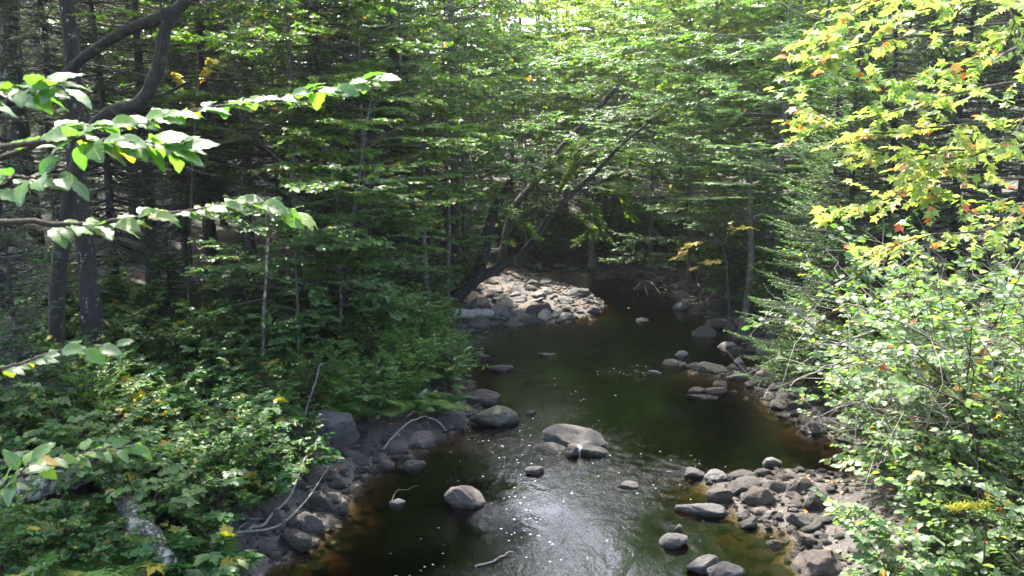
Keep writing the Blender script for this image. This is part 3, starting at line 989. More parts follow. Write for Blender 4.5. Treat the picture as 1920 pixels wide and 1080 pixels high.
cobbles(34, [(1250, 545), (1330, 560), (1400, 590), (1470, 620), (1490, 670), (1430, 668), (1390, 640), (1330, 600), (1270, 565)], .3, .65, ['rock', 'rockpale', 'rock'],
        'grey stone in the shaded jumble along the upper right shore', 'stones of the upper right shore', seed=5)
cobbles(46, [(600, 845), (660, 790), (760, 800), (890, 780), (850, 815), (740, 862), (690, 900), (640, 955), (600, 1000), (560, 985), (480, 1000), (540, 925), (575, 870)], .14, .38, ['rockdark', 'rock', 'rockdark', 'rockpink'],
        'dark cobble in the shaded rubble along the left shore', 'cobbles of the left shore', seed=6)
cobbles(16, [(400, 1050), (470, 1000), (560, 985), (600, 1000), (545, 1040), (500, 1080), (400, 1085)], .1, .22, ['rockdark', 'rock', 'rockpink'],
        'dark cobble among dead sticks at the bottom left shore', 'cobbles of the bottom left shore', seed=7)
cobbles(22, [(1120, 512), (1180, 512), (1270, 540), (1290, 552), (1220, 538), (1150, 524)], .35, .7, ['rock', 'rockdark'],
        'dark stone lining the shaded far shore', 'stones of the far shore', seed=8)
cobbles(16, [(985, 510), (1040, 512), (1130, 510), (1120, 503), (1000, 501)], .35, .75, ['rockpale', 'rock', 'rockdark'],
        'pale broken stone closing the far end of the pool behind the gravel bar', 'stones at the head of the far pool', seed=11)
cobbles(12, [(780, 500), (880, 490), (960, 525), (900, 545), (860, 560)], .3, .6, ['rockpale', 'rockpink', 'rock'],
        'pale stone in the dappled clearing behind the leaning trunks', 'stones behind the leaning trunks', seed=9)

# ------------------------------------------------------------------ gravel, litter, foam
ICO2 = bmesh.new()
bmesh.ops.create_icosphere(ICO2, subdivisions=2, radius=.5)
I2V = np.array([v.co[:] for v in ICO2.verts])
I2F = np.array([[v.index for v in f.verts] for f in ICO2.faces])
ICO2.free()
mb = MB()
g = np.random.default_rng(77)
n = 0
while n < 5500:
    P_ = np.stack([g.uniform(-6, 7, 4000), g.uniform(6, 34, 4000)], 1)
    d = sdf(P_)
    ok = (d > -.15) & (d < g.uniform(.1, 1.5, 4000) * np.where(P_[:, 0] > .5, 1.3, 1.0))
    for p in P_[ok]:
        s = .03 + .11 * g.random() ** 2 * (1.3 if p[1] > 18 else 1)
        v = I2V * (1 + .16 * np.sin(I2V @ g.normal(0, 5, 3) + g.uniform(0, 6))[:, None])
        v = v - np.maximum(v @ (nn_ := nrm(g.normal(0, 1, 3))) - .25, 0)[:, None] * nn_
        a = g.uniform(0, 6.3)
        v = v * np.array([1, g.uniform(.6, 1), g.uniform(.4, .8)]) * s
        v = np.stack([v[:, 0] * cos(a) - v[:, 1] * sin(a), v[:, 0] * sin(a) + v[:, 1] * cos(a), v[:, 2]], 1)
        mb.add(v + np.array([p[0], p[1], ground(*p) + s * .18]), I2F, int(g.integers(3)))
        n += 1
        if n >= 5500:
            break
ns_ = 0
while ns_ < 420:
    c_ = onz(g.uniform(480, 1640), g.uniform(620, 1085))
    d_ = sdf(c_[None, :2])[0]
    if not -1.3 < d_ < -.12:
        continue
    s = g.uniform(.08, .3)
    v = I2V * (1 + .14 * np.sin(I2V @ g.normal(0, 5, 3) + g.uniform(0, 6))[:, None])
    v = v * np.array([1, g.uniform(.6, 1), g.uniform(.35, .6)]) * s
    a = g.uniform(0, 6.3)
    v = np.stack([v[:, 0] * cos(a) - v[:, 1] * sin(a), v[:, 0] * sin(a) + v[:, 1] * cos(a), v[:, 2]], 1)
    mb.add(v + np.array([c_[0], c_[1], min(ground(c_[0], c_[1]) + s * .1, -.03 - .28 * s)]), I2F, int(g.choice([0, 2])))
    ns_ += 1
o = mesh_obj('gravel', mb.mesh('gravel', ['rock', 'rockdark', 'rockpink'], True))
tag(o, kind='stuff')

mb = MB()
P_ = np.stack([g.uniform(-9, 7, 16000), g.uniform(4, 30, 16000)], 1)
d = sdf(P_)
P_ = P_[(d > .35)]
zz = np.array([ground(*p) for p in P_])
c = np.concatenate([P_, zz[:, None] + .015], 1)
a = g.uniform(0, 6.3, len(c))
add_leaves(mb, c, np.stack([np.cos(a), np.sin(a), g.normal(0, .2, len(c))], 1), UP + .35 * g.standard_normal((len(c), 3)), g.uniform(.05, .1, len(c)), T_OV, g)
tag(mesh_obj('leaf_litter', mb.mesh('leaf_litter', ['litter'])), kind='stuff')

mb = MB()
k = 9
an = np.linspace(0, 2 * pi, k, endpoint=False)
fx = []
while len(fx) < 110:
    p = onz(g.normal(1000, 190), g.uniform(640, 1085))
    fl = p[:2] @ np.array([[.95, -.3], [.3, .95]])
    if sdf(p[None, :2])[0] < -.15 and vnoise(fl[None] * np.array([[3.2, .8]]), 1.0)[0] > .25:
        fx.append(p)
for cx0, cy0, sx, sy, m in ((1185, 700, 40, 12, 26), (1180, 900, 60, 25, 12), (1000, 830, 60, 22, 8), (1215, 545, 45, 14, 40), (1290, 860, 50, 20, 10), (900, 830, 40, 15, 6), (1010, 985, 70, 70, 16)):
    for _ in range(m):
        p = onz(g.normal(cx0, sx), g.normal(cy0, sy))
        if sdf(p[None, :2])[0] < -.05:
            fx.append(p)
for p in fx:
    s = g.uniform(.0015, .005) * (1 + p[1] / 25)
    ax_ = g.uniform(.8, 2.8)
    rr = s * g.uniform(.7, 1.2, k)
    V = np.stack([p[0] + rr * np.cos(an) * ax_, p[1] + rr * np.sin(an), np.full(k, .004)], 1)
    V = np.vstack([V, [[p[0], p[1], .004 + s * .4]]])
    mb.add(V, np.stack([np.arange(k), (np.arange(k) + 1) % k, np.full(k, k)], 1))
tag(mesh_obj('foam_flecks', mb.mesh('foam_flecks', ['foam'])), kind='stuff')

# ------------------------------------------------------------------ trees: prototypes
BL = {
    'maple1': broadleaf(11, 7.5, 2.4, base=.2, n_limb=30, tpl=7, per=11, leaf=.1, tmpl=T_MP, tlen=.5, up=.4, mat='maple', tilt=.6, droop=.4, twr=.0035),
    'maple2': broadleaf(12, 5.5, 2.0, base=.18, n_limb=26, tpl=8, per=11, leaf=.1, tmpl=T_MP, tlen=.45, up=.25, mat='maple', tilt=.5, droop=.35, lean=(.12, -.1), twr=.0035),
    'cool1': broadleaf(13, 6.5, 2.3, base=.15, n_limb=30, tpl=8, per=11, leaf=.095, tmpl=T_OV, tlen=.5, up=.25, mat='cool', tilt=.6, droop=.4, wide=1.5),
    'cool2': broadleaf(14, 3.0, 1.4, base=.12, n_limb=22, tpl=10, per=10, leaf=.1, tmpl=T_OV, tlen=.4, up=.3, r0=.03, mat='cool', wide=1.5),
    'far1': broadleaf(15, 12, 3.6, base=.15, n_limb=44, tpl=6, per=12, leaf=.15, tmpl=T_DI, tlen=.8, up=.45, r0=.13, mat='far', tilt=1.0, droop=.4, wide=1.5, twr=.006),
    'far2': broadleaf(16, 10, 3.2, base=.1, n_limb=40, tpl=7, per=12, leaf=.14, tmpl=T_DI, tlen=.75, up=.3, r0=.1, mat='far', tilt=.9, droop=.4, wide=1.6, lean=(-.1, -.08), twr=.006),
    'far3': broadleaf(17, 14, 3.9, base=.2, n_limb=46, tpl=6, per=12, leaf=.16, tmpl=T_DI, tlen=.85, up=.55, r0=.16, mat='far', tilt=1.1, droop=.45, wide=1.5, twr=.006),
    'shade': broadleaf(21, 14.5, 4.0, base=.5, n_limb=40, tpl=5, per=11, leaf=.13, tmpl=T_DI, tlen=.8, up=.4, r0=.15, mat='maple', tilt=.5, wide=1.6, twr=.006),
    'slim': broadleaf(20, 9, 1.5, base=.6, n_limb=14, tpl=6, per=10, leaf=.1, tmpl=T_OV, tlen=.4, r0=.085, wob=.2, up=.4, mat='cool', wide=1.5),
    'beech': broadleaf(19, 6.5, 3.4, base=.1, n_limb=28, tpl=9, per=13, leaf=.09, tmpl=T_OV, tlen=.6, up=.05, r0=.07, mat='cool', tilt=.2, wide=1.4, droop=.15),
}
CF = {
    'spruce_bare': conifer(31, 17, 2.6, base=6.2, whorl=.3, per_w=6, r0=.17, droop=.35, needle=.04, step=.1, nn=14),
    'spruce1': conifer(32, 11, 2.1, base=1.4, whorl=.25, per_w=6, r0=.11, droop=.3, needle=.035, nn=15),
    'spruce2': conifer(33, 14, 2.4, base=3.2, whorl=.28, per_w=6, r0=.14, droop=.35, needle=.04, step=.09, nn=14),
    'spruce3': conifer(34, 4.2, 1.3, base=.2, whorl=.17, per_w=6, r0=.05, droop=.15, needle=.03, nn=16, dead=False),
    'fir1': conifer(35, 6.8, 1.7, base=.3, whorl=.2, per_w=6, r0=.08, droop=.15, needle=.034, nn=16, dead=False, mat='fir'),
    'fir2': conifer(36, 4.6, 1.4, base=.2, whorl=.17, per_w=6, r0=.06, droop=.1, needle=.03, nn=16, dead=False, mat='fir'),
}


def tree(kind, px, Y, label, sc=1.0, rz=None, group=None, name=None, cat='tree'):
    p = gpt(px, Y)
    parts = BL.get(kind) or CF.get(kind)
    if np.isscalar(sc) and kind in ('spruce1', 'spruce2') and px > 250:
        sc = (sc, sc, sc * min(1.0, (7.5 + .14 * Y) / ((11 if kind == 'spruce1' else 14) * sc)))
    nm = name or ('leafy_tree' if kind in BL else 'spruce_tree' if 'spruce' in kind else 'fir_tree')
    h = ((px * 37 + int(Y * 10) * 91) % 628) / 100 if rz is None else rz
    return thing(nm, label, cat, p, h, sc, group, parts)


# left forest: trunks one can tell apart
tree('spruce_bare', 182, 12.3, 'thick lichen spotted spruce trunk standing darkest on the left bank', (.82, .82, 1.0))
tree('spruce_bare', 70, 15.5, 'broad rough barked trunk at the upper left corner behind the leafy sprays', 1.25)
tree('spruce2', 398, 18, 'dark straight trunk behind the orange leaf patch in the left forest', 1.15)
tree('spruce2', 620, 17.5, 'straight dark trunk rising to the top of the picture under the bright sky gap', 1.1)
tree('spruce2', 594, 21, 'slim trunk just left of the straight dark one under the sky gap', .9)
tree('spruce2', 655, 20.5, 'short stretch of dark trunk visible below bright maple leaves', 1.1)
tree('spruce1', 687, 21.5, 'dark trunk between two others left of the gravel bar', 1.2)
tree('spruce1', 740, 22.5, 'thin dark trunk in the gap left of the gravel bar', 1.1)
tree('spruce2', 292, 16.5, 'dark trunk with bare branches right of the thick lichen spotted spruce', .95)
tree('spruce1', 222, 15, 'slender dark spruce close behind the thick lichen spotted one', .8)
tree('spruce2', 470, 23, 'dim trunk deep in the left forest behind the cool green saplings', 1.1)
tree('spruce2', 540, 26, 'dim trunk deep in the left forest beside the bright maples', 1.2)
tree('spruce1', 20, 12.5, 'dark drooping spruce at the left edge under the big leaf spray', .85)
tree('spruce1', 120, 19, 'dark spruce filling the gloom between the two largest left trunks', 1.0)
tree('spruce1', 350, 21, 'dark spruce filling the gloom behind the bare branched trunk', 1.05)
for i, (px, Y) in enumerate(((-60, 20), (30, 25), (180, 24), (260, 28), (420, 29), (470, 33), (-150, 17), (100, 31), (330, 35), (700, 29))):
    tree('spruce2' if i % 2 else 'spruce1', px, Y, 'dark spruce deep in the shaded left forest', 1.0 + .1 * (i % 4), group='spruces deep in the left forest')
tree('shade', -270, 10.5, 'added tall leafy tree, unseen outside the left edge, that shades the lower left bank', 1.0)  # added out of view; its crown keeps the sun off the lower left bank
tree('shade', -420, 7.5, 'second added leafy tree, unseen outside the left edge nearest the viewer, casting shade on the bank', .95, rz=2)  # another unseen shade caster, added for the near left slope
# saplings of spruce on the left
tree('spruce3', 40, 9.5, 'dark young spruce with flat boughs at the left edge of the bank', .8)
tree('spruce3', 470, 14.5, 'young spruce with silvery needles behind the thin lichened sapling', .7)
tree('spruce3', 330, 14, 'young spruce in the shade right of the thick lichen spotted trunk', .75)
tree('spruce3', 770, 19.5, 'young spruce beside the slender trunks left of the gravel bar', .8)
tree('spruce3', 700, 18, 'young spruce behind the feathery bank shrubs', .7)
tree('spruce1', 840, 25, 'spruce with thin hanging twigs above the leaning trunk foot', .9)
# bright maples of the left half
tree('maple1', 560, 16.5, 'bright green maple with flat layered sprays left of the dark straight trunk', 1.0)
tree('maple1', 690, 17.5, 'bright layered maple right of the dark straight trunk', .95, rz=2)
tree('maple2', 640, 15.5, 'low yellow green maple with sprays reaching over dark trunks', .85)
tree('maple1', 470, 20, 'maple with lit leaves behind the gnarled limb', 1.2)
tree('maple1', 760, 21, 'tall maple with a dark forked stem near the middle of the left half', 1.25)
tree('maple1', 400, 24, 'maple glowing green between the limb and the forest behind', 1.4)
tree('maple2', 330, 26, 'far maple glowing yellow green behind the curved limb', 1.9)
tree('maple1', 525, 28, 'maple filling the left forest beside the sky gap', 1.15)
tree('maple1', 660, 29, 'maple behind the forked stem reaching the top of the picture', 1.5)
tree('cool2', 640, 14.5, 'cool green leafy sapling bushing out over the left bank slope', 1.05, name='leafy_sapling')
tree('cool2', 560, 13.5, 'cool green sapling beside the thin lichened stem', .9, name='leafy_sapling')
tree('cool2', 700, 15.5, 'rounded leafy sapling above the ferns of the left bank', .9, name='leafy_sapling')
tree('cool1', 870, 23, 'cool green tree with leaves hanging above the gravel bar', 1.15)
tree('cool1', 800, 22, 'cool green tree between the forked maple and the gravel bar', 1.05)
tree('cool1', 985, 33.5, 'cool green tree behind the leaning trunks', 1.1)
tree('beech', 1040, 35, 'leafy tree with flat tiers above the far end of the stream', 1.2)
tree('shade', 852, 24.5, 'added tall slender tree left of the gravel bar whose crown above the picture blocks sky reflections in the water', (1, 1, 1.02), rz=.8)  # added so its high crown dims the sky sheen on the stream
# slender bank trunks
tree('slim', 805, 19.5, 'slender dark trunk standing before the pale boulders left of the gravel bar', (.95, .95, .6))
tree('slim', 836, 21, 'slightly leaning slender trunk next to the pale boulders', (.95, .95, .62), rz=1)
# right of centre, upstream
tree('beech', 1290, 25.5, 'tiered tree with silvery sheen on its leaves over the far right shore', 1.15)
tree('beech', 1450, 22, 'tiered leafy tree above the boulders of the right shore', 1.0, rz=2.2)
tree('beech', 1220, 30, 'tiered leafy tree in the shade behind the far pool', 1.3)
tree('beech', 1455, 24, 'dark tiered tree behind the firs of the right bank', 1.35)
tree('slim', 1392, 20, 'grey trunk standing on the right bank behind yellow leaves', (1.25, 1.25, .5))
tree('slim', 1112, 31, 'dark trunk at the head of the far pool with exposed roots', (1.7, 1.7, .55))
tree('far2', 1130, 35, 'leafy tree arching above the far end of the stream', 1.0)
tree('far1', 1330, 31, 'pale green tree left of the tall firs on the right bank', 1.1)
tree('far2', 1430, 29, 'green tree just left of the red tinted maple', 1.15)
for px, Y, kd, sc in ((850, 38, 'far1', 1.1), (960, 38, 'far2', 1.3), (1060, 40, 'far1', 1.15), (1180, 41, 'far3', 1.0), (1290, 38, 'far1', 1.2), (1400, 36, 'far3', 1.0), (1500, 33, 'far2', 1.3), (780, 37, 'far3', 1.0), (700, 41, 'far1', 1.3),
                      (900, 45, 'far3', 1.15), (1010, 48, 'far1', 1.5), (1110, 50, 'far3', 1.2), (1230, 48, 'far1', 1.4), (1340, 46, 'far3', 1.2), (1460, 43, 'far1', 1.4), (1580, 40, 'far3', 1.1), (675, 44, 'far2', 1.4), (490, 47, 'far1', 1.3), (420, 44, 'far2', 1.4), (300, 45, 'far1', 1.3), (180, 42, 'far2', 1.3), (60, 40, 'far1', 1.2), (1700, 36, 'far1', 1.2), (1830, 32, 'far2', 1.3), (1960, 30, 'far1', 1.2)):
    tree(kd, px, Y, 'sunlit leafy tree of the far wood upstream, its crown merging with its neighbours', sc * (.74 if 750 < px < 1500 else .92), group='leafy trees of the far wood')
# right bank conifers
tree('fir1', 1550, 16, 'green fir at the left of the conifer group on the right bank', 1.0)
tree('fir1', 1560, 14.5, 'tall dark fir behind the lowest red maple branches', 1.1)
tree('fir2', 1605, 14, 'young fir with bright branch tips above the right shore', .9)
tree('fir2', 1670, 12.4, 'small bushy fir drooping over the right shore stones', .55)
tree('spruce1', 1640, 14.5, 'twiggy dark spruce behind the red tinted maple', .85)
tree('spruce1', 1760, 14, 'dark spruce deep behind the red tinted maple at upper right', .9)
tree('spruce1', 1880, 13, 'dark spruce at the right edge behind the maple leaves', .85)
tree('spruce2', 1700, 18, 'tall dark spruce rising out of view behind the maple', .85)
tree('spruce2', 1850, 17, 'tall dark spruce rising out of view at the right edge', .85)
tree('spruce1', 1600, 20, 'dark spruce between the firs and the maple', .9)
tree('fir2', 1950, 6.6, 'fir bough tips reaching in at the lower right edge', .75)

# dense wooded slope beyond: one mass
mb = MB()
g = np.random.default_rng(5)
n = 26000
x = g.uniform(-75, 75, n)
y = g.uniform(52, 85, n)
cl = np.stack([g.uniform(-75, 75, 220), g.uniform(52, 85, 220)], 1)
cl[np.abs(cl[:, 0] / cl[:, 1] + .228) < .06, 0] -= 9
pick = g.integers(0, 220, n)
r = g.normal(0, 1, (n, 3))
r = nrm(r) * (g.random((n, 1)) ** .4)
gz = np.array([ground(*c_) for c_ in cl])
cz = g.uniform(.25, .95, n) * np.where((cl[pick, 0] / cl[pick, 1] > -.28) & (cl[pick, 0] / cl[pick, 1] < .35), .5, 1)
c = np.stack([cl[pick, 0] + r[:, 0] * 4.5, cl[pick, 1] + r[:, 1] * 4.5, gz[pick] + 12 * cz + r[:, 2] * 3], 1)
a = g.uniform(0, 6.3, n)
add_leaves(mb, c, np.stack([np.cos(a), np.sin(a), g.normal(-.3, .3, n)], 1), UP + .7 * g.standard_normal((n, 3)), g.uniform(.5, .95, n), T_DI, g, wide=1.4)
for c_, z_ in zip(cl, gz):
    tube(mb, [(c_[0], c_[1], z_ - .3), (c_[0], c_[1], z_ + 12)], [.2, .05], 5, 1)
tag(mesh_obj('far_wood', mb.mesh('far_wood', ['far', 'bark'])), kind='stuff')

# ------------------------------------------------------------------ leaning and gnarled trees built to their own shape
def custom_tree(name, label, stems, leafspec, bark, mat, base, cat='tree', trunk_w=7, wob=.06):
    """stems: list of (control points in world, r0, r1); leafspec: list of (stem polyline controls, twigs per metre, length)"""
    base = np.asarray(base, float)
    e = thing(name, label, cat, base)
    mb = MB()
    for pts, r0, r1 in stems:
        L = smooth_line(np.array(pts) - base, 6 * len(pts))
        tube(mb, L, np.linspace(r0, r1, len(L)), trunk_w, 0, wob)
    mesh_obj('trunk', mb.mesh('trunk', [bark], True), e)
    if leafspec:
        g = np.random.default_rng(abs(int(base[0] * 100)) + 3)
        cr, tb = MB(), []
        for pts, tpl, tlen, per, leaf, tm in leafspec:
            L = smooth_line(np.array(pts) - base, 5 * len(pts))
            tube(cr, L, np.linspace(.012, .004, len(L)), 4, 1, 0)
            limbs_to_crown(cr, [L], g, tpl, per, leaf, tm, tlen, s0=.1, twr=.003)
        mesh_obj('crown', cr.mesh('crown', [mat, 'twig']), e)
    return e


b = gpt(905, 26)
P4 = lambda L, Y: [at(px, py, Y + (dy if len(q) else 0)) for px, py, dy, *q in [(*a_, 0, 0) if len(a_) == 2 else (*a_, 0) for a_ in L]]


def AT(L, Y):
    return [at(a_[0], a_[1], Y + (a_[2] if len(a_) > 2 else 0)) for a_ in L]


bx = at(838, 575, 22.5)
bx[2] = ground(bx[0], bx[1]) - .1
custom_tree('leaning_tree', 'dark curved leaning trunk rising from the bank at the left of the gravel bar', [
    ([bx] + AT([(868, 545), (895, 515), (908, 470), (916, 430), (930, 390), (960, 340)], 22.5), .21, .1),
    (AT([(880, 532), (925, 507), (970, 482), (1000, 450), (1040, 395), (1110, 330), (1165, 272), (1210, 235)], 22.6), .14, .03)],
    [(AT([(1040, 395), (1075, 400), (1105, 425), (1085, 455)], 22.4), 22, .5, 12, .1, T_MP), (AT([(1010, 440), (1030, 400), (1000, 380), (985, 400)], 22.3), 22, .5, 12, .1, T_MP), (AT([(1100, 330), (1070, 290), (1110, 250)], 22.4), 22, .5, 12, .1, T_MP),
     (AT([(1090, 350), (1150, 350), (1180, 400)], 22.2), 22, .5, 12, .1, T_MP), (AT([(1060, 375), (1100, 380), (1130, 440)], 22), 22, .5, 12, .1, T_MP), (AT([(1040, 395), (1010, 350), (1000, 300)], 22), 22, .5, 12, .1, T_MP), (AT([(1090, 350), (1080, 310), (1140, 270)], 22), 22, .5, 12, .1, T_MP), (AT([(1060, 370), (1030, 330), (1050, 290)], 21.6), 22, .5, 12, .1, T_MP), (AT([(1130, 310), (1160, 290), (1200, 280)], 21.8), 22, .5, 12, .1, T_MP), (AT([(1150, 285), (1200, 300), (1240, 330)], 22.3), 22, .5, 12, .1, T_MP), (AT([(1040, 395), (1050, 350), (1090, 270)], 22.8), 22, .5, 12, .1, T_MP), (AT([(930, 390), (980, 420), (1000, 440)], 22.2), 22, .5, 12, .1, T_MP)],
    'bark', 'lime', bx)
bx = at(935, 470, 29)
bx[2] = ground(bx[0], bx[1]) - .1
custom_tree('leaning_tree', 'grey fallen trunk leaning up to the right behind the curved dark one', [([bx] + AT([(960, 400), (1000, 345), (1050, 280), (1110, 215), (1160, 160)], 29), .15, .09)], [], 'bark', 'far', bx)
bx = gpt(1150, 36)
custom_tree('dead_snag', 'broken grey snag slanting among the sunlit crowns of the far wood', [([bx] + AT([(1165, 280), (1190, 145), (1225, 95)], 36), .25, .16)], [], 'deadwood', 'far', bx)
bx = gpt(105, 10.5)
custom_tree('gnarled_tree', 'gnarled mossy tree with a thick limb curving up over the left bank', [
    ([bx] + AT([(110, 520), (140, 330), (190, 225), (265, 190), (298, 120), (312, 50), (350, 0), (420, -60), (520, -110)], 10.5), .1, .065),
    (AT([(230, 205), (310, 175), (360, 150)], 10.5), .035, .01),
    (AT([(20, 190, .3), (90, 170, .2), (160, 105, .1), (240, 55, 0), (300, 35, 0), (325, 20, 0)], 10.5), .055, .075),
    (AT([(20, 190, .3), (-80, 260, .5)], 10.5), .055, .06),
    (AT([(165, 280), (250, 300), (330, 310), (400, 330)], 10.3), .022, .006), (AT([(298, 120), (305, 60), (300, -10)], 10.4), .015, .01),
    (AT([(180, 250), (300, 262), (420, 268), (490, 240), (540, 225)], 10.2), .02, .006)],
    [(AT([(350, 0), (430, 30), (520, 60)], 10.4), 6, .4, 9, .08, T_MP), (AT([(312, 50), (250, 20), (180, 25)], 10.6), 6, .4, 9, .08, T_MP)]
    + [([(-2.9, 10.5, 6.9), ((-2.9 + a_) / 2 + .1, 10.6 + b_ / 2, (6.9 + c_) / 2 + .5), (a_, 10.5 + b_, c_)], 9, .75, 12, .13, T_OV) for a_, b_, c_ in (  # unseen limbs above the frame, added to spread shade over the left bank
        (-.6, 2.6, 8.6), (.2, .4, 8.2), (-1.4, 4.2, 8.8), (-3.2, 4.0, 8.4), (-5.2, 3.2, 8.2), (-6.2, .6, 8.0), (-.8, 1.2, 10.2), (-2.6, 2.6, 10.6), (-4.6, 1.6, 10.2), (-4.4, -1.8, 8.2), (-2.2, -2.4, 8.2), (-3.4, 5.0, 10.0), (-1.6, -.6, 9.6), (-7.2, 2.6, 9.0), (-3.0, .8, 8.3), (-3.8, -.4, 9.4), (-5.6, 1.8, 9.2), (-2.2, 1.2, 7.7), (-4.8, .6, 7.8), (-6.4, -1.4, 9.0), (-2.0, 3.2, 9.4), (-1.0, 3.6, 9.8), (-2.4, 4.6, 9.2), (-4.2, 4.8, 9.0), (-5.0, 4.2, 10.2), (-1.8, 3.0, 8.0), (-3.0, 3.6, 11.0), (-6.2, 4.6, 9.4), (-.4, 4.2, 10.4), (-3.6, 2.6, 9.0), (-2.8, 6.0, 10.4), (-5.0, 2.8, 11.2))], 'mossbark', 'maple', bx)
bx = gpt(493, 12.6)
custom_tree('slim_sapling', 'thin lichen flecked sapling stem standing straight on the left bank', [([bx] + AT([(494, 600), (500, 500), (505, 380)], 12.6), .03, .018)], [(AT([(497, 560), (450, 570), (400, 585)], 12.5), 7, .35, 10, .1, T_MP), (AT([(500, 520), (560, 530), (600, 560)], 12.5), 7, .35, 10, .1, T_MP)], 'lichenbark', 'under', bx)

bx = gpt(352, 13.5)
custom_tree('young_maple', 'thin young maple with a patch of orange leaves before the dark trunks', [([bx] + AT([(356, 450), (362, 300), (368, 180), (372, 100)], 13.5), .022, .008)], [(AT([(368, 180), (376, 150), (392, 120)], 13.4), 14, .22, 9, .09, T_MP), (AT([(366, 230), (352, 190), (340, 150)], 13.4), 8, .2, 8, .09, T_MP)], 'bark', 'yellow', bx)
bx = gpt(1368, 19)
custom_tree('young_maple', 'young maple with yellow leaves hanging over the right shore below the grey trunk', [([bx] + AT([(1362, 500), (1345, 450), (1300, 425)], 19), .03, .008)], [(AT([(1345, 450), (1310, 455), (1280, 475)], 18.8), 14, .35, 9, .1, T_MP), (AT([(1362, 490), (1340, 488), (1312, 498)], 18.6), 10, .25, 8, .1, T_MP), (AT([(1355, 460), (1375, 430), (1400, 425)], 18.8), 10, .3, 8, .1, T_MP)], 'bark', 'yellow', bx)
bx = gpt(1300, 27)
custom_tree('young_maple', 'slender maple with yellow and orange leaves among the sunlit crowns upstream', [([bx] + AT([(1290, 400), (1275, 300), (1290, 180), (1300, 60)], 27), .05, .015)], [(AT([(1290, 180), (1240, 200), (1180, 210)], 26.8), 10, .4, 10, .12, T_MP), (AT([(1300, 60), (1260, 40), (1200, 60)], 26.8), 10, .4, 10, .12, T_MP), (AT([(1300, 90), (1340, 60), (1390, 50)], 26.8), 7, .4, 9, .12, T_MP)], 'bark', 'yellow', bx)

# ------------------------------------------------------------------ fallen wood
def stick(name, label, cat, pts, r0, r1, bark, subs=(), group=None):
    base = np.array(pts[0])
    e = MB()
    gj = np.random.default_rng(int(abs(base[0]) * 1000))
    L = smooth_line(np.array(pts) - base, 3 * len(pts))
    L = smooth_line(L + gj.normal(0, .014 if r0 < .04 else .02, L.shape), 9 * len(pts)) + gj.normal(0, .0015, (9 * len(pts), 3))
    tube(e, L, np.linspace(r0, r1, len(L)), 9 if r0 > .04 else 6, 0, .07)
    for sp, a_, b_ in subs:
        L = smooth_line(np.array(sp) - base, 5 * len(sp))
        tube(e, L, np.linspace(a_, b_, len(L)), 6, 0, .05)
    o = mesh_obj(name, e.mesh(name, [bark], True))
    o.location = base
    tag(o, label, cat, group)
    return o


def OG(L, dz=.05):
    out = []
    for a_ in L:
        p = onground(a_[0], a_[1])
        out.append(p + UP * (a_[2] if len(a_) > 2 else dz))
    return out


stick('fallen_log', 'mossy dark log lying across the bottom left corner', 'log', OG([(-60, 990), (40, 975), (130, 950), (225, 915)], .3), .13, .11, 'lichenbark')
stick('fallen_log', 'lichen covered log pointing at the viewer in the lower left', 'log', OG([(205, 960), (235, 1000), (270, 1045), (300, 1085), (320, 1120)], .32), .1, .085, 'lichenbark')
stick('fallen_log', 'thin pale log half buried in undergrowth at the left edge', 'log', OG([(-40, 838), (60, 838), (170, 836)], .2), .03, .02, 'greybark')
stick('fallen_log', 'pale birch log lying at the shaded edge of the gravel bar', 'log', OG([(845, 604, .2), (890, 602, .2), (922, 600, .15)]), .13, .12, 'birch')
stick('dead_branch', 'forked bare grey branch lying on rocks at the lower left shore', 'branch', OG([(440, 1010, .05), (490, 1000, .1), (540, 965, .2), (572, 925, .4), (600, 885, .5)]), .022, .01, 'deadwood',
      [(OG([(440, 1012, .08), (520, 1005, .12), (575, 975, .25), (615, 935, .4)]), .018, .007)])
stick('dead_branch', 'thin dead stick in the shade of the bottom left shore', 'branch', OG([(345, 1015, .2), (400, 1040, .2), (450, 1010, .25), (500, 1008, .2)]), .01, .004, 'deadwood')
stick('dead_branch', 'thin dead twig crossing the dark rocks at the bottom edge', 'branch', OG([(400, 1075, .12), (445, 1040, .25), (480, 1020, .25)]), .008, .004, 'deadwood')
stick('dead_branch', 'bent dead stick arching over brown rocks of the left shore', 'branch', OG([(718, 852, .1), (760, 825, .22), (800, 815, .3), (838, 822, .15)]), .018, .008, 'deadwood')
stick('root_tangle', 'bleached curling roots exposed below the feathery shrubs', 'root', OG([(765, 800, .15), (800, 780, .25), (820, 765, .3), (822, 785, .2)]), .022, .012, 'deadwood',
      [(OG([(770, 795, .2), (800, 790, .2), (825, 772, .25)]), .014, .008), (OG([(730, 800, .2), (770, 785, .25), (800, 765, .3)]), .05, .035)])
stick('dead_branch', 'dark sticks drooping to the water beside the big mossy boulder', 'branch', OG([(820, 785, .15), (850, 795, .12), (890, 803, .06)]), .02, .01, 'bark', [(OG([(815, 795, .12), (860, 808, .08)]), .012, .006)])
stick('dead_branch', 'dry twisted branch lying across the gneiss boulder', 'branch', OG([(570, 812, .2), (600, 790, .75), (622, 775, .75), (680, 775, .45), (735, 750, .3)]), .016, .006, 'greybark')
stick('floating_twig', 'pale stick drifting at the bottom of the stream', 'twig', [onz(890, 1062, .01), onz(930, 1048, .02), onz(960, 1032, .03)], .012, .006, 'deadwood')
stick('floating_twig', 'thin green twig caught on the small pale stone near the left shore', 'twig', [onz(736, 940, .02), onz(745, 922, .06), onz(782, 912, .03)], .008, .004, 'twig')
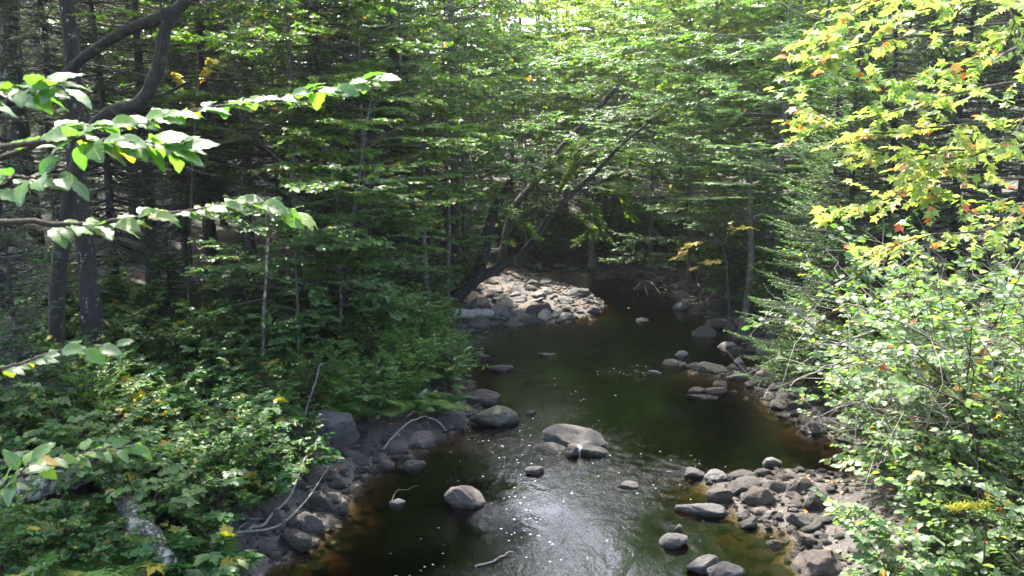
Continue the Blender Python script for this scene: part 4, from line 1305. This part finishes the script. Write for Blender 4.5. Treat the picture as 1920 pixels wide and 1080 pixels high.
stick('dead_branch', 'white bare branch reaching from the right bush over the shore', 'branch', AT([(1640, 620), (1560, 640), (1500, 590), (1460, 560), (1435, 535)], 9.5), .016, .004, 'deadwood', [(AT([(1500, 590), (1478, 560), (1480, 520)], 9.5), .008, .003)])
stick('dead_branch', 'bleached branch slanting down to the pink boulder', 'branch', AT([(1660, 650), (1590, 672), (1540, 690), (1480, 722)], 9.0), .015, .006, 'deadwood', [(AT([(1590, 672), (1530, 668), (1490, 690)], 9.0), .008, .004)])
stick('driftwood', 'weathered root tangle on the far shore beside the water', 'driftwood', OG([(1188, 548, .1), (1205, 542, .22), (1222, 543, .2), (1236, 552, .05)]), .05, .02, 'deadwood', [(OG([(1208, 545, .2), (1214, 556, .05)]), .03, .015)])

# ------------------------------------------------------------------ undergrowth
def plant_mesh(seed, H, R_, n_st, mat, leaf, tmpl, per=8, tpl=10, tlen=.2, out=.6, bark='twig', **kw):
    g = np.random.default_rng(seed)
    tr, cr = MB(), MB()
    limbs = []
    for i in range(n_st):
        az = i * 2.4 + g.normal(0, .4)
        h = H * g.uniform(.6, 1.05)
        d = np.array([cos(az), sin(az), 0]) * R_ * g.uniform(.4, 1.0)
        m = np.linspace(0, 1, 7)[:, None]
        pts = d * (m * (1 - out) + out * m ** 2) + UP * h * (m ** .85) + np.cumsum(g.normal(0, .02 * H, (7, 3)), 0) * (m > 0)
        pts[0, 2] -= .05
        limbs.append(pts)
        tube(tr, pts, np.linspace(.004 + .006 * H, .002, 7), 5, 0, 0)
        for q in range(2 if H > .9 else 1):
            k = g.integers(2, 5)
            dd = nrm(g.normal(0, 1, 3) * np.array([1, 1, .3]) + UP * .35)
            p2 = pts[k] + dd * h * .45 * np.linspace(0, 1, 5)[:, None]
            limbs.append(p2)
            tube(tr, p2, np.linspace(.002 + .003 * H, .0015, 5), 4, 0, 0)
    limbs_to_crown(cr, limbs, g, tpl, per, leaf, tmpl, tlen, s0=.2, twr=.002, **kw)
    return [('stems', tr.mesh('stems', [bark], True)), ('foliage', cr.mesh('foliage', [mat, 'twig']))]


def fern_mesh(seed, n_fr=9, L=.6, mat='fern'):
    g = np.random.default_rng(seed)
    cr, tr = MB(), MB()
    for i in range(n_fr):
        az = i * 2.4 + g.normal(0, .3)
        l = L * g.uniform(.7, 1.15)
        m = np.linspace(0, 1, 12)
        d = np.array([cos(az), sin(az), 0])
        e = g.uniform(.5, 1.1)
        pts = d * (l * m * .85)[:, None] + UP * (l * (e * m - .75 * e * m ** 2.2))[:, None]
        tube(tr, pts, np.linspace(.005, .001, 12), 4, 0)
        k = 24
        s = np.linspace(.1, .99, k)
        pp = np.stack([np.interp(s, m, pts[:, q]) for q in range(3)], 1)
        tt = nrm(np.stack([np.gradient(pp[:, q]) for q in range(3)], 1))
        wl = l * .3 * np.sin(pi * np.clip(s * .9 + .12, 0, 1)) ** .8
        for sg in (-1, 1):
            dd = nrm(rot_h(tt, sg * g.uniform(1.05, 1.25, k)))
            dd[:, 2] -= .15
            # each pinna has leaflets along it
            q = 6
            u = (np.arange(q) + .5)[None] / q
            c = (pp[:, None] + dd[:, None] * (wl[:, None] * u)[..., None]).reshape(-1, 3)
            for s2 in (-1, 1):
                d2 = rot_h(np.repeat(dd, q, 0), np.full(k * q, s2 * 1.0))
                add_leaves(cr, c, d2, UP + .15 * g.standard_normal((k * q, 3)), np.clip(np.repeat(wl, q) * .22 * (1.15 - np.tile(u[0], k)), .006, .1), T_DI, g, 0, np.full(k * q, g.random()), 1.1)
    return [('stems', tr.mesh('stems', ['twig'], True)), ('fronds', cr.mesh('fronds', [mat, 'twig']))]


UG = {
    'maple_seedling': [plant_mesh(51, .75, .4, 5, 'under', .13, T_MPN, per=7, tpl=8, tlen=.2), plant_mesh(52, .5, .35, 5, 'under', .095, T_MPN, per=6, tpl=10, tlen=.16)],
    'bramble': [plant_mesh(53, .7, .6, 7, 'under', .06, T_OV, per=9, tpl=12, tlen=.2, wide=1.7), plant_mesh(54, .5, .5, 8, 'under', .05, T_OV, per=9, tpl=13, tlen=.16, wide=1.8)],
    'leafy_shrub': [plant_mesh(55, 1.3, .8, 8, 'under', .08, T_OV, per=9, tpl=9, tlen=.26, wide=1.6), plant_mesh(56, 1.1, .7, 8, 'cool', .075, T_OV, per=9, tpl=10, tlen=.24, wide=1.5)],
    'fern': [fern_mesh(57), fern_mesh(58, 11, .75), fern_mesh(59, 8, .5)],
    'meadowsweet': [plant_mesh(60, .95, .45, 10, 'fern', .035, T_OV, per=14, tpl=16, tlen=.16, wide=1.2), plant_mesh(61, .8, .45, 9, 'fern', .04, T_OV, per=14, tpl=15, tlen=.15, wide=1.0)],
    'yellow_shrub': [plant_mesh(62, .55, .3, 4, 'yellow', .06, T_OV, per=7, tpl=8, tlen=.15, wide=1.7)],
}
CATN = {'maple_seedling': 'seedling', 'bramble': 'shrub', 'leafy_shrub': 'shrub', 'fern': 'fern', 'meadowsweet': 'herb', 'yellow_shrub': 'shrub'}


def plant(kind, p, label, sc=1.0, group=None, v=None):
    h = abs(math.sin(p[0] * 12.9 + p[1] * 78.2) * 43758.5)
    ms = UG[kind]
    return thing(kind, label, CATN[kind], p, (h * 7) % 6.28, sc, group, ms[int(h * 3) % len(ms) if v is None else v])


ZONES = [('in the shade below the big left trunk', lambda px, py: px < 420 and py < 790), ('on the slope at the lower left', lambda px, py: px < 420 and py >= 790),
         ('on the left bank above the shore rubble', lambda px, py: px >= 420 and py >= 720), ('on the left bank behind the ferns', lambda px, py: px >= 420 and py < 720)]
LOOK = {'maple_seedling': 'maple seedling with broad pointed green leaves', 'bramble': 'low bramble with small rounded green leaves', 'leafy_shrub': 'knee high shrub with oval green leaves',
        'fern': 'arching green fern', 'meadowsweet': 'feathery fine leaved green herb', 'yellow_shrub': 'small shrub turned yellow and orange'}
RUB = np.array([(330, 1130), (450, 1005), (548, 948), (588, 885), (565, 775), (665, 780), (690, 800), (765, 800), (800, 780), (900, 775), (880, 830), (700, 920), (600, 1130)], float)


def inpoly(x, y, P_):
    r_ = False
    for (x0, y0), (x1, y1) in zip(P_, np.roll(P_, -1, 0)):
        if (y0 <= y < y1 or y1 <= y < y0) and x < x0 + (y - y0) * (x1 - x0) / (y1 - y0):
            r_ = not r_
    return r_


g = np.random.default_rng(99)
placed = []
tries = 0
while len(placed) < 400 and tries < 20000:
    tries += 1
    Y = 5 + 11.5 * g.random() ** .8
    x = g.uniform(-9, .5)
    if sdf(np.array([[x, Y]]))[0] < .4:
        continue
    z = ground(x, Y)
    px, py, _ = proj((x, Y, z + .2))
    if not (-60 < px < 900 and 560 < py < 1130) or inpoly(*proj((x, Y, z))[:2], RUB) or (px < 360 and 895 < py and g.random() < .96):
        continue
    if any((x - a_) ** 2 + (Y - b_) ** 2 < .05 + .01 * Y for a_, b_ in placed):
        continue
    placed.append((x, Y))
    u = g.random()
    if 560 < px < 900 and 640 < py < 820:
        kind = 'fern' if u < .5 else 'meadowsweet' if u < .85 else 'bramble'
    else:
        kind = 'maple_seedling' if u < .34 else 'bramble' if u < .6 else 'fern' if u < .78 else 'leafy_shrub' if u < .9 else 'meadowsweet' if u < .97 else 'yellow_shrub'
    zn = next(i for i, q in enumerate(ZONES) if q[1](px, py))
    plant(kind, (x, Y, z - .02), LOOK[kind] + ' ' + ZONES[zn][0], g.uniform(.75, 1.25), LOOK[kind].split(' with ')[0] + 's ' + ZONES[zn][0])
mb = MB()
n = 30000
P_ = np.stack([g.uniform(-9, .5, n), 4.5 + 13 * g.random(n) ** .8], 1)
d = sdf(P_)
P_ = P_[d > .55 + .3 * g.random(n)]
P_ = P_[vnoise(P_, 1.7) > -.25]
LOGS = np.array([(-100, 930), (250, 885), (350, 1110), (220, 1110), (180, 1000), (-100, 1040)], float)
P_ = P_[[not inpoly(*(q_ := proj((*p_, ground(*p_)))[:2]), RUB) and not inpoly(*q_, LOGS) for p_ in P_]]
n = len(P_)
zz = np.array([ground(*p_) for p_ in P_])
c = np.concatenate([P_, (zz + .03 + .28 * g.random(n) ** 1.5)[:, None]], 1)
a = g.uniform(0, 6.3, n)
add_leaves(mb, c, np.stack([np.cos(a), np.sin(a), g.normal(-.1, .25, n)], 1), UP + .4 * g.standard_normal((n, 3)), g.uniform(.03, .085, n), T_OV, g, wide=1.5)
bulk_twigs(mb, np.concatenate([P_, zz[:, None] - .01], 1)[::3], c[::3], .002, .001)
tag(mesh_obj('ground_cover', mb.mesh('ground_cover', ['under', 'twig'])), kind='stuff')
for px, py, kd, sc in ((120, 1050, 'bramble', .8), (180, 1075, 'bramble', .75), (60, 1070, 'bramble', .8), (250, 1005, 'bramble', .5), (30, 1020, 'fern', .7), (350, 1000, 'bramble', .6)):
    plant(kd, onground(px, py), LOOK[kd] + ' ' + ZONES[1][0], sc, LOOK[kd].split(' with ')[0] + 's ' + ZONES[1][0])
# the feathery clump that overhangs the water
for i in range(16):
    px, py = g.uniform(745, 880), g.uniform(650, 770)
    p = onground(px, py)
    if sdf(p[None, :2])[0] < .1:
        p = p + np.array([-.6, .2, .2])
        p[2] = ground(p[0], p[1])
    plant('meadowsweet', p, 'feathery green shrub of the clump overhanging the water above the mossy boulder', g.uniform(.9, 1.3), 'feathery shrubs overhanging the water')
for i in range(22):
    p = onground(g.uniform(610, 780), g.uniform(695, 785))
    if sdf(p[None, :2])[0] > .3:
        plant('fern', p, 'bright green fern in the bed above the gneiss boulder and the exposed roots', g.uniform(.9, 1.25), 'ferns above the gneiss boulder')
# right bank and far banks
for i in range(46):
    px, py = g.uniform(1380, 1560), g.uniform(470, 640)
    Y = g.uniform(13, 22)
    p = gpt(px, Y)
    if sdf(p[None, :2])[0] < .7:
        continue
    plant('leafy_shrub' if i % 3 else 'fern', p, ('green shrub' if i % 3 else 'fern') + ' in the shade of the firs behind the upper right shore', g.uniform(.8, 1.2), ('shrubs' if i % 3 else 'ferns') + ' under the right bank firs')
for i in range(40):
    Y = g.uniform(24, 34)
    p = gpt(g.uniform(640, 1400), Y)
    if sdf(p[None, :2])[0] < 1.2 or (abs(p[0] - BAR[0]) < 3 and abs(p[1] - BAR[1]) < 3.2):
        continue
    plant('leafy_shrub', p, 'dark leafy shrub at the foot of the trees along the far shore', g.uniform(1.0, 1.7), 'shrubs along the far shore')
for i in range(46):
    Y = g.uniform(19, 33)
    p = gpt(g.uniform(1120, 1470), Y)
    d_ = sdf(p[None, :2])[0]
    if .9 < d_ < 5:
        plant('leafy_shrub' if i % 3 else 'fern', p, ('dark leafy shrub' if i % 3 else 'large fern') + ' on the shaded bank behind the stones of the far pool', g.uniform(.9, 1.4), ('shrubs' if i % 3 else 'ferns') + ' behind the far pool')
for i in range(34):
    p = gpt(g.uniform(930, 1270), g.uniform(31.2, 35))
    if sdf(p[None, :2])[0] > .45 and (p[1] > 31.8 or p[0] > 2):
        plant('leafy_shrub', p, 'dark leafy shrub at the foot of the trees along the far shore', g.uniform(1.1, 1.7), 'shrubs along the far shore')
for i in range(26):
    Y = g.uniform(14, 23)
    p = gpt(g.uniform(600, 880), Y)
    if sdf(p[None, :2])[0] < .7:
        continue
    plant('fern' if i % 2 else 'leafy_shrub', p, ('fern' if i % 2 else 'leafy shrub') + ' on the shaded bank left of the gravel bar', g.uniform(.8, 1.3), ('ferns' if i % 2 else 'shrubs') + ' left of the gravel bar')

# ------------------------------------------------------------------ right bank bushes
BUSH = [plant_mesh(71, 3.1, 1.35, 15, 'alder', .092, T_OV, per=8, tpl=4.6, tlen=.4, wide=1.4, out=.75, tilt=.55), plant_mesh(72, 2.4, 1.25, 14, 'alder', .085, T_OV, per=8, tpl=5, tlen=.38, wide=1.4, out=.75, tilt=.55),
        plant_mesh(73, 1.5, 1.0, 11, 'alder', .09, T_OV, per=9, tpl=8, tlen=.3, wide=1.45, out=.6, tilt=.5)]
for i, (x, y, k, sc, lb) in enumerate([
        (4.6, 7.8, 0, 1.0, 'tall leafy alder bush with dark stems at the lower right'), (5.1, 9.6, 1, 1.0, 'leafy alder bush leaning over the right shore stones'),
        (5.2, 9.2, 0, 1.05, 'tall alder bush among bare grey twigs at the right edge'), (3.5, 6.4, 2, .95, 'low alder bush with pale leaves over the lower right shore'),
        (4.4, 6.2, 1, .85, 'alder bush in the bottom right corner'), (5.35, 11.2, 1, 1.05, 'alder bush behind the bleached branches of the right bank'),
        (4.35, 8.3, 2, .8, 'small alder bush whose leaves hang over the right pebble beach'), (3.9, 5.4, 2, .9, 'alder bush cut off by the bottom edge'), (6.3, 10.5, 0, 1.05, 'alder bush farthest right below the maple'),
        (5.3, 7.4, 0, .95, 'alder bush against the right edge of the picture'), (4.6, 8.6, 1, .95, 'alder bush filling the gap behind the tallest one'), (5.7, 12.2, 0, 1.15, 'alder bush rising to the lowest maple leaves'), (3.9, 6.9, 2, .9, 'alder bush at the foot of the tallest one'), (4.75, 10.4, 1, .9, 'alder bush hanging over the boulders of the upper right shore')]):
    thing('alder_bush', lb, 'bush', (x, y, ground(x, y) - .03), i * 1.3, sc, 'alder bushes of the right bank', BUSH[k])


def dead_shrub(seed, x, y, H, label):
    g = np.random.default_rng(seed)
    mb = MB()
    for i in range(9):
        az = g.uniform(1.6, 5.2)
        m = np.linspace(0, 1, 9)[:, None]
        pts = np.array([cos(az), sin(az) * .6, 0]) * H * g.uniform(.3, .8) * m ** 1.4 + UP * H * g.uniform(.6, 1) * m + np.cumsum(g.normal(0, .03 * H, (9, 3)), 0) * (m > 0)
        tube(mb, pts, np.linspace(.012, .003, 9), 5)
        for q in range(7):
            k = g.integers(2, 8)
            d = nrm(g.normal(0, 1, 3) + np.array([-.4, 0, .2]))
            l = H * g.uniform(.12, .4)
            m5 = np.linspace(0, 1, 5)[:, None]
            p2 = pts[k] + d * l * m5 + np.cumsum(g.normal(0, .025 * H, (5, 3)), 0) * (m5 > 0)
            tube(mb, p2, np.linspace(.006, .002, 5), 4)
            p3 = p2[3] + nrm(g.normal(0, 1, 3)) * l * .4 * np.linspace(0, 1, 3)[:, None]
            tube(mb, p3, [.003, .002, .0015], 3)
    o = mesh_obj('bare_shrub', mb.mesh('bare_shrub', ['deadwood']))
    o.location = (x, y, ground(x, y) - .05)
    tag(o, label, 'shrub')


dead_shrub(1, 5.5, 8.7, 3.1, 'tangle of bare grey twigs among the leaves at the right edge')
dead_shrub(2, 5.0, 9.0, 2.7, 'bare grey twigs rising left of the larger twig tangle')
dead_shrub(3, 6.2, 11.2, 3.0, 'bare twigs behind the alder bushes below the maple')

mb = MB()
n = 9000
P_ = np.stack([g.uniform(2.5, 8, n), g.uniform(5, 15, n)], 1)
P_ = P_[sdf(P_) > 1.1 + .5 * g.random(n)]
n = len(P_)
zz = np.array([ground(*p_) for p_ in P_])
c = np.concatenate([P_, (zz + .03 + .35 * g.random(n) ** 1.5)[:, None]], 1)
a = g.uniform(0, 6.3, n)
add_leaves(mb, c, np.stack([np.cos(a), np.sin(a), g.normal(-.1, .25, n)], 1), UP + .4 * g.standard_normal((n, 3)), g.uniform(.03, .085, n), T_OV, g, wide=1.5)
tag(mesh_obj('ground_cover', mb.mesh('ground_cover', ['under', 'twig'])), kind='stuff')

dead_shrub(4, 4.75, 7.6, 3.2, 'bare grey twigs standing nearest the viewer among the alder bushes')
dead_shrub(5, 5.35, 8.0, 3.1, 'bare grey twigs at the very right edge below the red tinted maple')
# red tinted maple: trunk out of the frame, branches reaching in
bx = np.array([5.6, 8.6, 0.])
bx[2] = ground(5.6, 8.6) - .1
e = thing('red_maple', 'maple with yellow green leaves turning red, hanging in from the upper right', 'tree', bx)
hub = [at(2000, 330, 8.4), at(2010, 180, 8.2), at(1990, 60, 8.1), at(1960, -80, 8.0)]
tm = MB()
L = smooth_line(np.array([bx, at(1985, 500, 8.6)] + hub) - bx, 30)
tube(tm, L, np.linspace(.13, .06, 30), 9, 0, .05)
mesh_obj('trunk', tm.mesh('trunk', ['greybark'], True), e)
g = np.random.default_rng(41)
BR = [[(2000, 330, 8.4), (1900, 400, 7.7), (1800, 430, 7.4), (1700, 440, 7.2), (1610, 470, 7.1)], [(1960, -80, 8.0), (1900, -30, 7.0), (1820, 0, 6.7), (1720, 20, 6.5), (1630, 40, 6.5)], [(2010, 180, 8.2), (1880, 150, 7.6), (1750, 170, 7.2), (1600, 215, 6.9), (1475, 245, 6.8)], [(1990, 60, 8.1), (1850, 40, 7.5), (1680, 60, 7.1), (1540, 85, 6.9), (1500, 110, 6.8)],
      [(2010, 200, 8.2), (1850, 230, 7.4), (1700, 240, 7.0), (1580, 250, 6.9), (1465, 200, 6.8)], [(2000, 330, 8.4), (1900, 300, 7.6), (1760, 290, 7.1), (1650, 300, 6.9), (1560, 290, 6.8)],
      [(2000, 330, 8.4), (1860, 340, 7.6), (1720, 330, 7.1), (1640, 370, 7.0), (1555, 395, 6.9)], [(1960, -80, 8.0), (1830, -40, 7.4), (1680, -20, 7.1), (1560, 10, 7.0), (1510, 60, 6.9)],
      [(1990, 60, 8.1), (1900, 90, 7.2), (1800, 120, 6.9), (1680, 130, 6.7), (1560, 150, 6.6)], [(2010, 180, 8.2), (1930, 220, 7.2), (1860, 260, 6.9), (1800, 290, 6.8), (1740, 300, 6.8)],
      [(2000, 330, 8.4), (1930, 370, 7.6), (1850, 380, 7.2), (1760, 370, 7.1), (1700, 360, 7)], [(1960, -80, 8.0), (1900, 0, 7.2), (1850, 60, 7.0), (1800, 100, 6.9)]]
for b_ in BR:
    mb = MB()
    b_ = [(q[0] + (45 if q[0] < 1900 else 0), q[1], q[2]) for q in b_]
    L = smooth_line(np.array([at(*q) for q in b_]) - bx, 16) + np.cumsum(g.normal(0, .008, (16, 3)), 0)
    tube(mb, L, np.linspace(.015, .004, 16), 6, 0)
    br = mesh_obj('branch', mb.mesh('branch', ['twig'], True), e)
    cr = MB()
    limbs_to_crown(cr, [L], g, 7.5, 9, .075, T_MPN, .42, s0=.2, twr=.0025, tilt=.7, droop=.45, rise=.32)
    mesh_obj('foliage', cr.mesh('foliage', ['redmaple', 'twig']), br)

# yellow plume at the lower right
mb = MB()
p0 = at(1840, 1040, 6.4)
p0[2] = ground(p0[0], p0[1])
L = smooth_line(np.array([p0, at(1850, 980, 6.3), at(1830, 950, 6.2), at(1785, 950, 6.1)]) - p0, 20)
pl = thing('goldenrod', 'yellow green feathery plume among bush leaves at the lower right', 'flower', p0)
tube(mb, L, np.linspace(.006, .002, 20), 5)
mesh_obj('stem', mb.mesh('stem', ['twig'], True), pl)
mb = MB()
s = L[8:]
c = np.repeat(s, 55, 0) + g.normal(0, .015, (len(s) * 55, 3))
add_leaves(mb, c, g.normal(0, 1, c.shape), g.normal(0, 1, c.shape), .016, T_DI, g)
mesh_obj('plume', mb.mesh('plume', ['gold']), pl)

# ------------------------------------------------------------------ large leaved sprays close to the viewer at the left
def big_leaf():
    k = 9
    t = np.linspace(0, 1, k)
    wd = .31 * np.sin(pi * t ** .8) ** .8 * (1 - .15 * t)
    V, Fc = [], []
    for i in range(k):
        z = -.16 * t[i] ** 2
        for q, s_ in enumerate((-1, -.55, 0, .55, 1)):
            ser = 1 + (.05 if i % 2 else -.05) * (abs(s_) == 1)
            V.append((t[i] - .06 * abs(s_) * 0, s_ * wd[i] * ser, z + .13 * abs(s_) * wd[i] / .31 - .05 * (s_ * s_) + .016 * (-1) ** i * (abs(s_) > .5)))
    for i in range(k - 1):
        for q in range(4):
            a_ = i * 5 + q
            Fc.append([a_, a_ + 5, a_ + 6, a_ + 1])
    return np.array(V), Fc


T_BIG = big_leaf()
tb = np.array([-2.35, 2.1, 0.])
tb[2] = ground(tb[0], tb[1]) - .1
e = thing('leafy_shrub_tree', 'large leaved branches reaching in from the left edge close to the viewer', 'tree', tb)
mb = MB()
L = smooth_line(np.array([tb, (-2.2, 2.1, 2.2), (-2.15, 2.15, 3.6), (-2.1, 2.2, 4.6), (-2.0, 2.2, 5.4)]) - tb, 24)
tube(mb, L, np.linspace(.05, .02, 24), 8, 0, .04)
mesh_obj('trunk', mb.mesh('trunk', ['greybark'], True), e)
g = np.random.default_rng(64)
# (points px, py, Y), leaf length, leaves
FB = [([(-560, 330, 2.2), (-100, 300, 2.0), (30, 290, 1.95), (150, 250, 2.0), (300, 230, 2.1), (450, 205, 2.25), (600, 185, 2.4), (690, 175, 2.5)], .085, 74),
      ([(-560, 250, 2.2), (-150, 200, 1.8), (-30, 180, 1.7), (60, 170, 1.65), (140, 165, 1.65)], .085, 28),
      ([(-100, 300, 2.0), (60, 285, 1.85), (180, 275, 1.85), (280, 270, 1.9), (350, 280, 1.95)], .09, 34),
      ([(-560, 400, 2.2), (-60, 360, 1.8), (30, 350, 1.75), (110, 345, 1.75)], .085, 14),
      ([(-560, 500, 2.2), (-50, 425, 2.0), (120, 430, 2.0), (240, 425, 2.0), (370, 412, 2.1), (460, 390, 2.2), (560, 408, 2.3)], .085, 42),
      ([(-560, 760, 2.2), (-80, 695, 2.2), (40, 665, 2.3), (130, 640, 2.4), (215, 635, 2.5)], .08, 20),
      ([(-500, 900, 2.3), (-40, 880, 2.2), (80, 865, 2.3), (180, 852, 2.4), (262, 848, 2.5)], .075, 28),
      ([(-500, 950, 2.3), (-60, 930, 2.1), (20, 900, 2.1), (60, 870, 2.1)], .075, 14)]
for pts, ll, nl in FB:
    P0 = [at(*q) for q in pts]
    k0 = L[int(np.argmin(np.abs(L[:, 2] + tb[2] - P0[0][2])))] + tb
    P0[0] = k0
    ln_ = smooth_line(np.array(P0) - tb, 40) + np.cumsum(g.normal(0, .0025, (40, 3)), 0)
    mb = MB()
    tube(mb, ln_, np.linspace(.009, .0018, 40), 6)
    br = mesh_obj('branch', mb.mesh('branch', ['twig'], True), e)
    cr = MB()
    s = np.linspace(.3, .995, nl) + g.normal(0, .006, nl)
    s = np.clip(s, 0, .999)
    i = (s * 39).astype(int)
    p = ln_[i] * (1 - (s * 39 - i))[:, None] + ln_[i + 1] * (s * 39 - i)[:, None]
    t = nrm(ln_[np.minimum(i + 1, 39)] - ln_[i])
    sg = np.where(np.arange(nl) % 2, 1, -1) * g.uniform(.5, 1.2, nl)
    sg[-1] = 0
    d = rot_h(t, sg)
    d[:, 2] += g.normal(-.12, .2, nl)
    pe = p + nrm(d) * .012
    bulk_twigs(cr, p, pe, .0012, .001)
    add_leaves(cr, pe, d, UP + .3 * g.standard_normal((nl, 3)) + np.array([0, -.45, 0]), ll * .82 * g.uniform(.7, 1.2, nl), T_BIG, g)
    me = cr.mesh('foliage', ['frontleaf', 'twig'], True)
    la = me.attributes.new('luv', 'FLOAT_VECTOR', 'POINT')
    tv = T_BIG[0].copy()
    tv[:, 1] = np.tile([-1, -.55, 0, .55, 1], 9)
    tv[:, 2] = 0
    la.data.foreach_set('vector', np.concatenate([np.zeros((nl * 6, 3)), np.tile(tv, (nl, 1))]).ravel().astype(np.float32))
    mesh_obj('foliage', me, br)

# ------------------------------------------------------------------ air
hz = bmesh.new()
bmesh.ops.create_cube(hz, size=1)
for v in hz.verts:
    v.co = (v.co.x * 700, (v.co.y + .5) * 640 - 160, -3.0 if v.co.z < 0 else 48.0)
me = bpy.data.meshes.new('haze')
hz.to_mesh(me)
hz.free()
HM = bpy.data.materials.new('haze')
HM.use_nodes = True
HM.node_tree.nodes.remove(HM.node_tree.nodes['Principled BSDF'])
pv = HM.node_tree.nodes.new('ShaderNodeVolumePrincipled')
pv.inputs['Color'].default_value = (.93, .96, 1, 1)
pv.inputs['Density'].default_value = .0006
pv.inputs['Anisotropy'].default_value = .7
HM.node_tree.links.new(pv.outputs[0], HM.node_tree.nodes['Material Output'].inputs['Volume'])
me.materials.append(HM)
tag(mesh_obj('haze', me), kind='stuff')
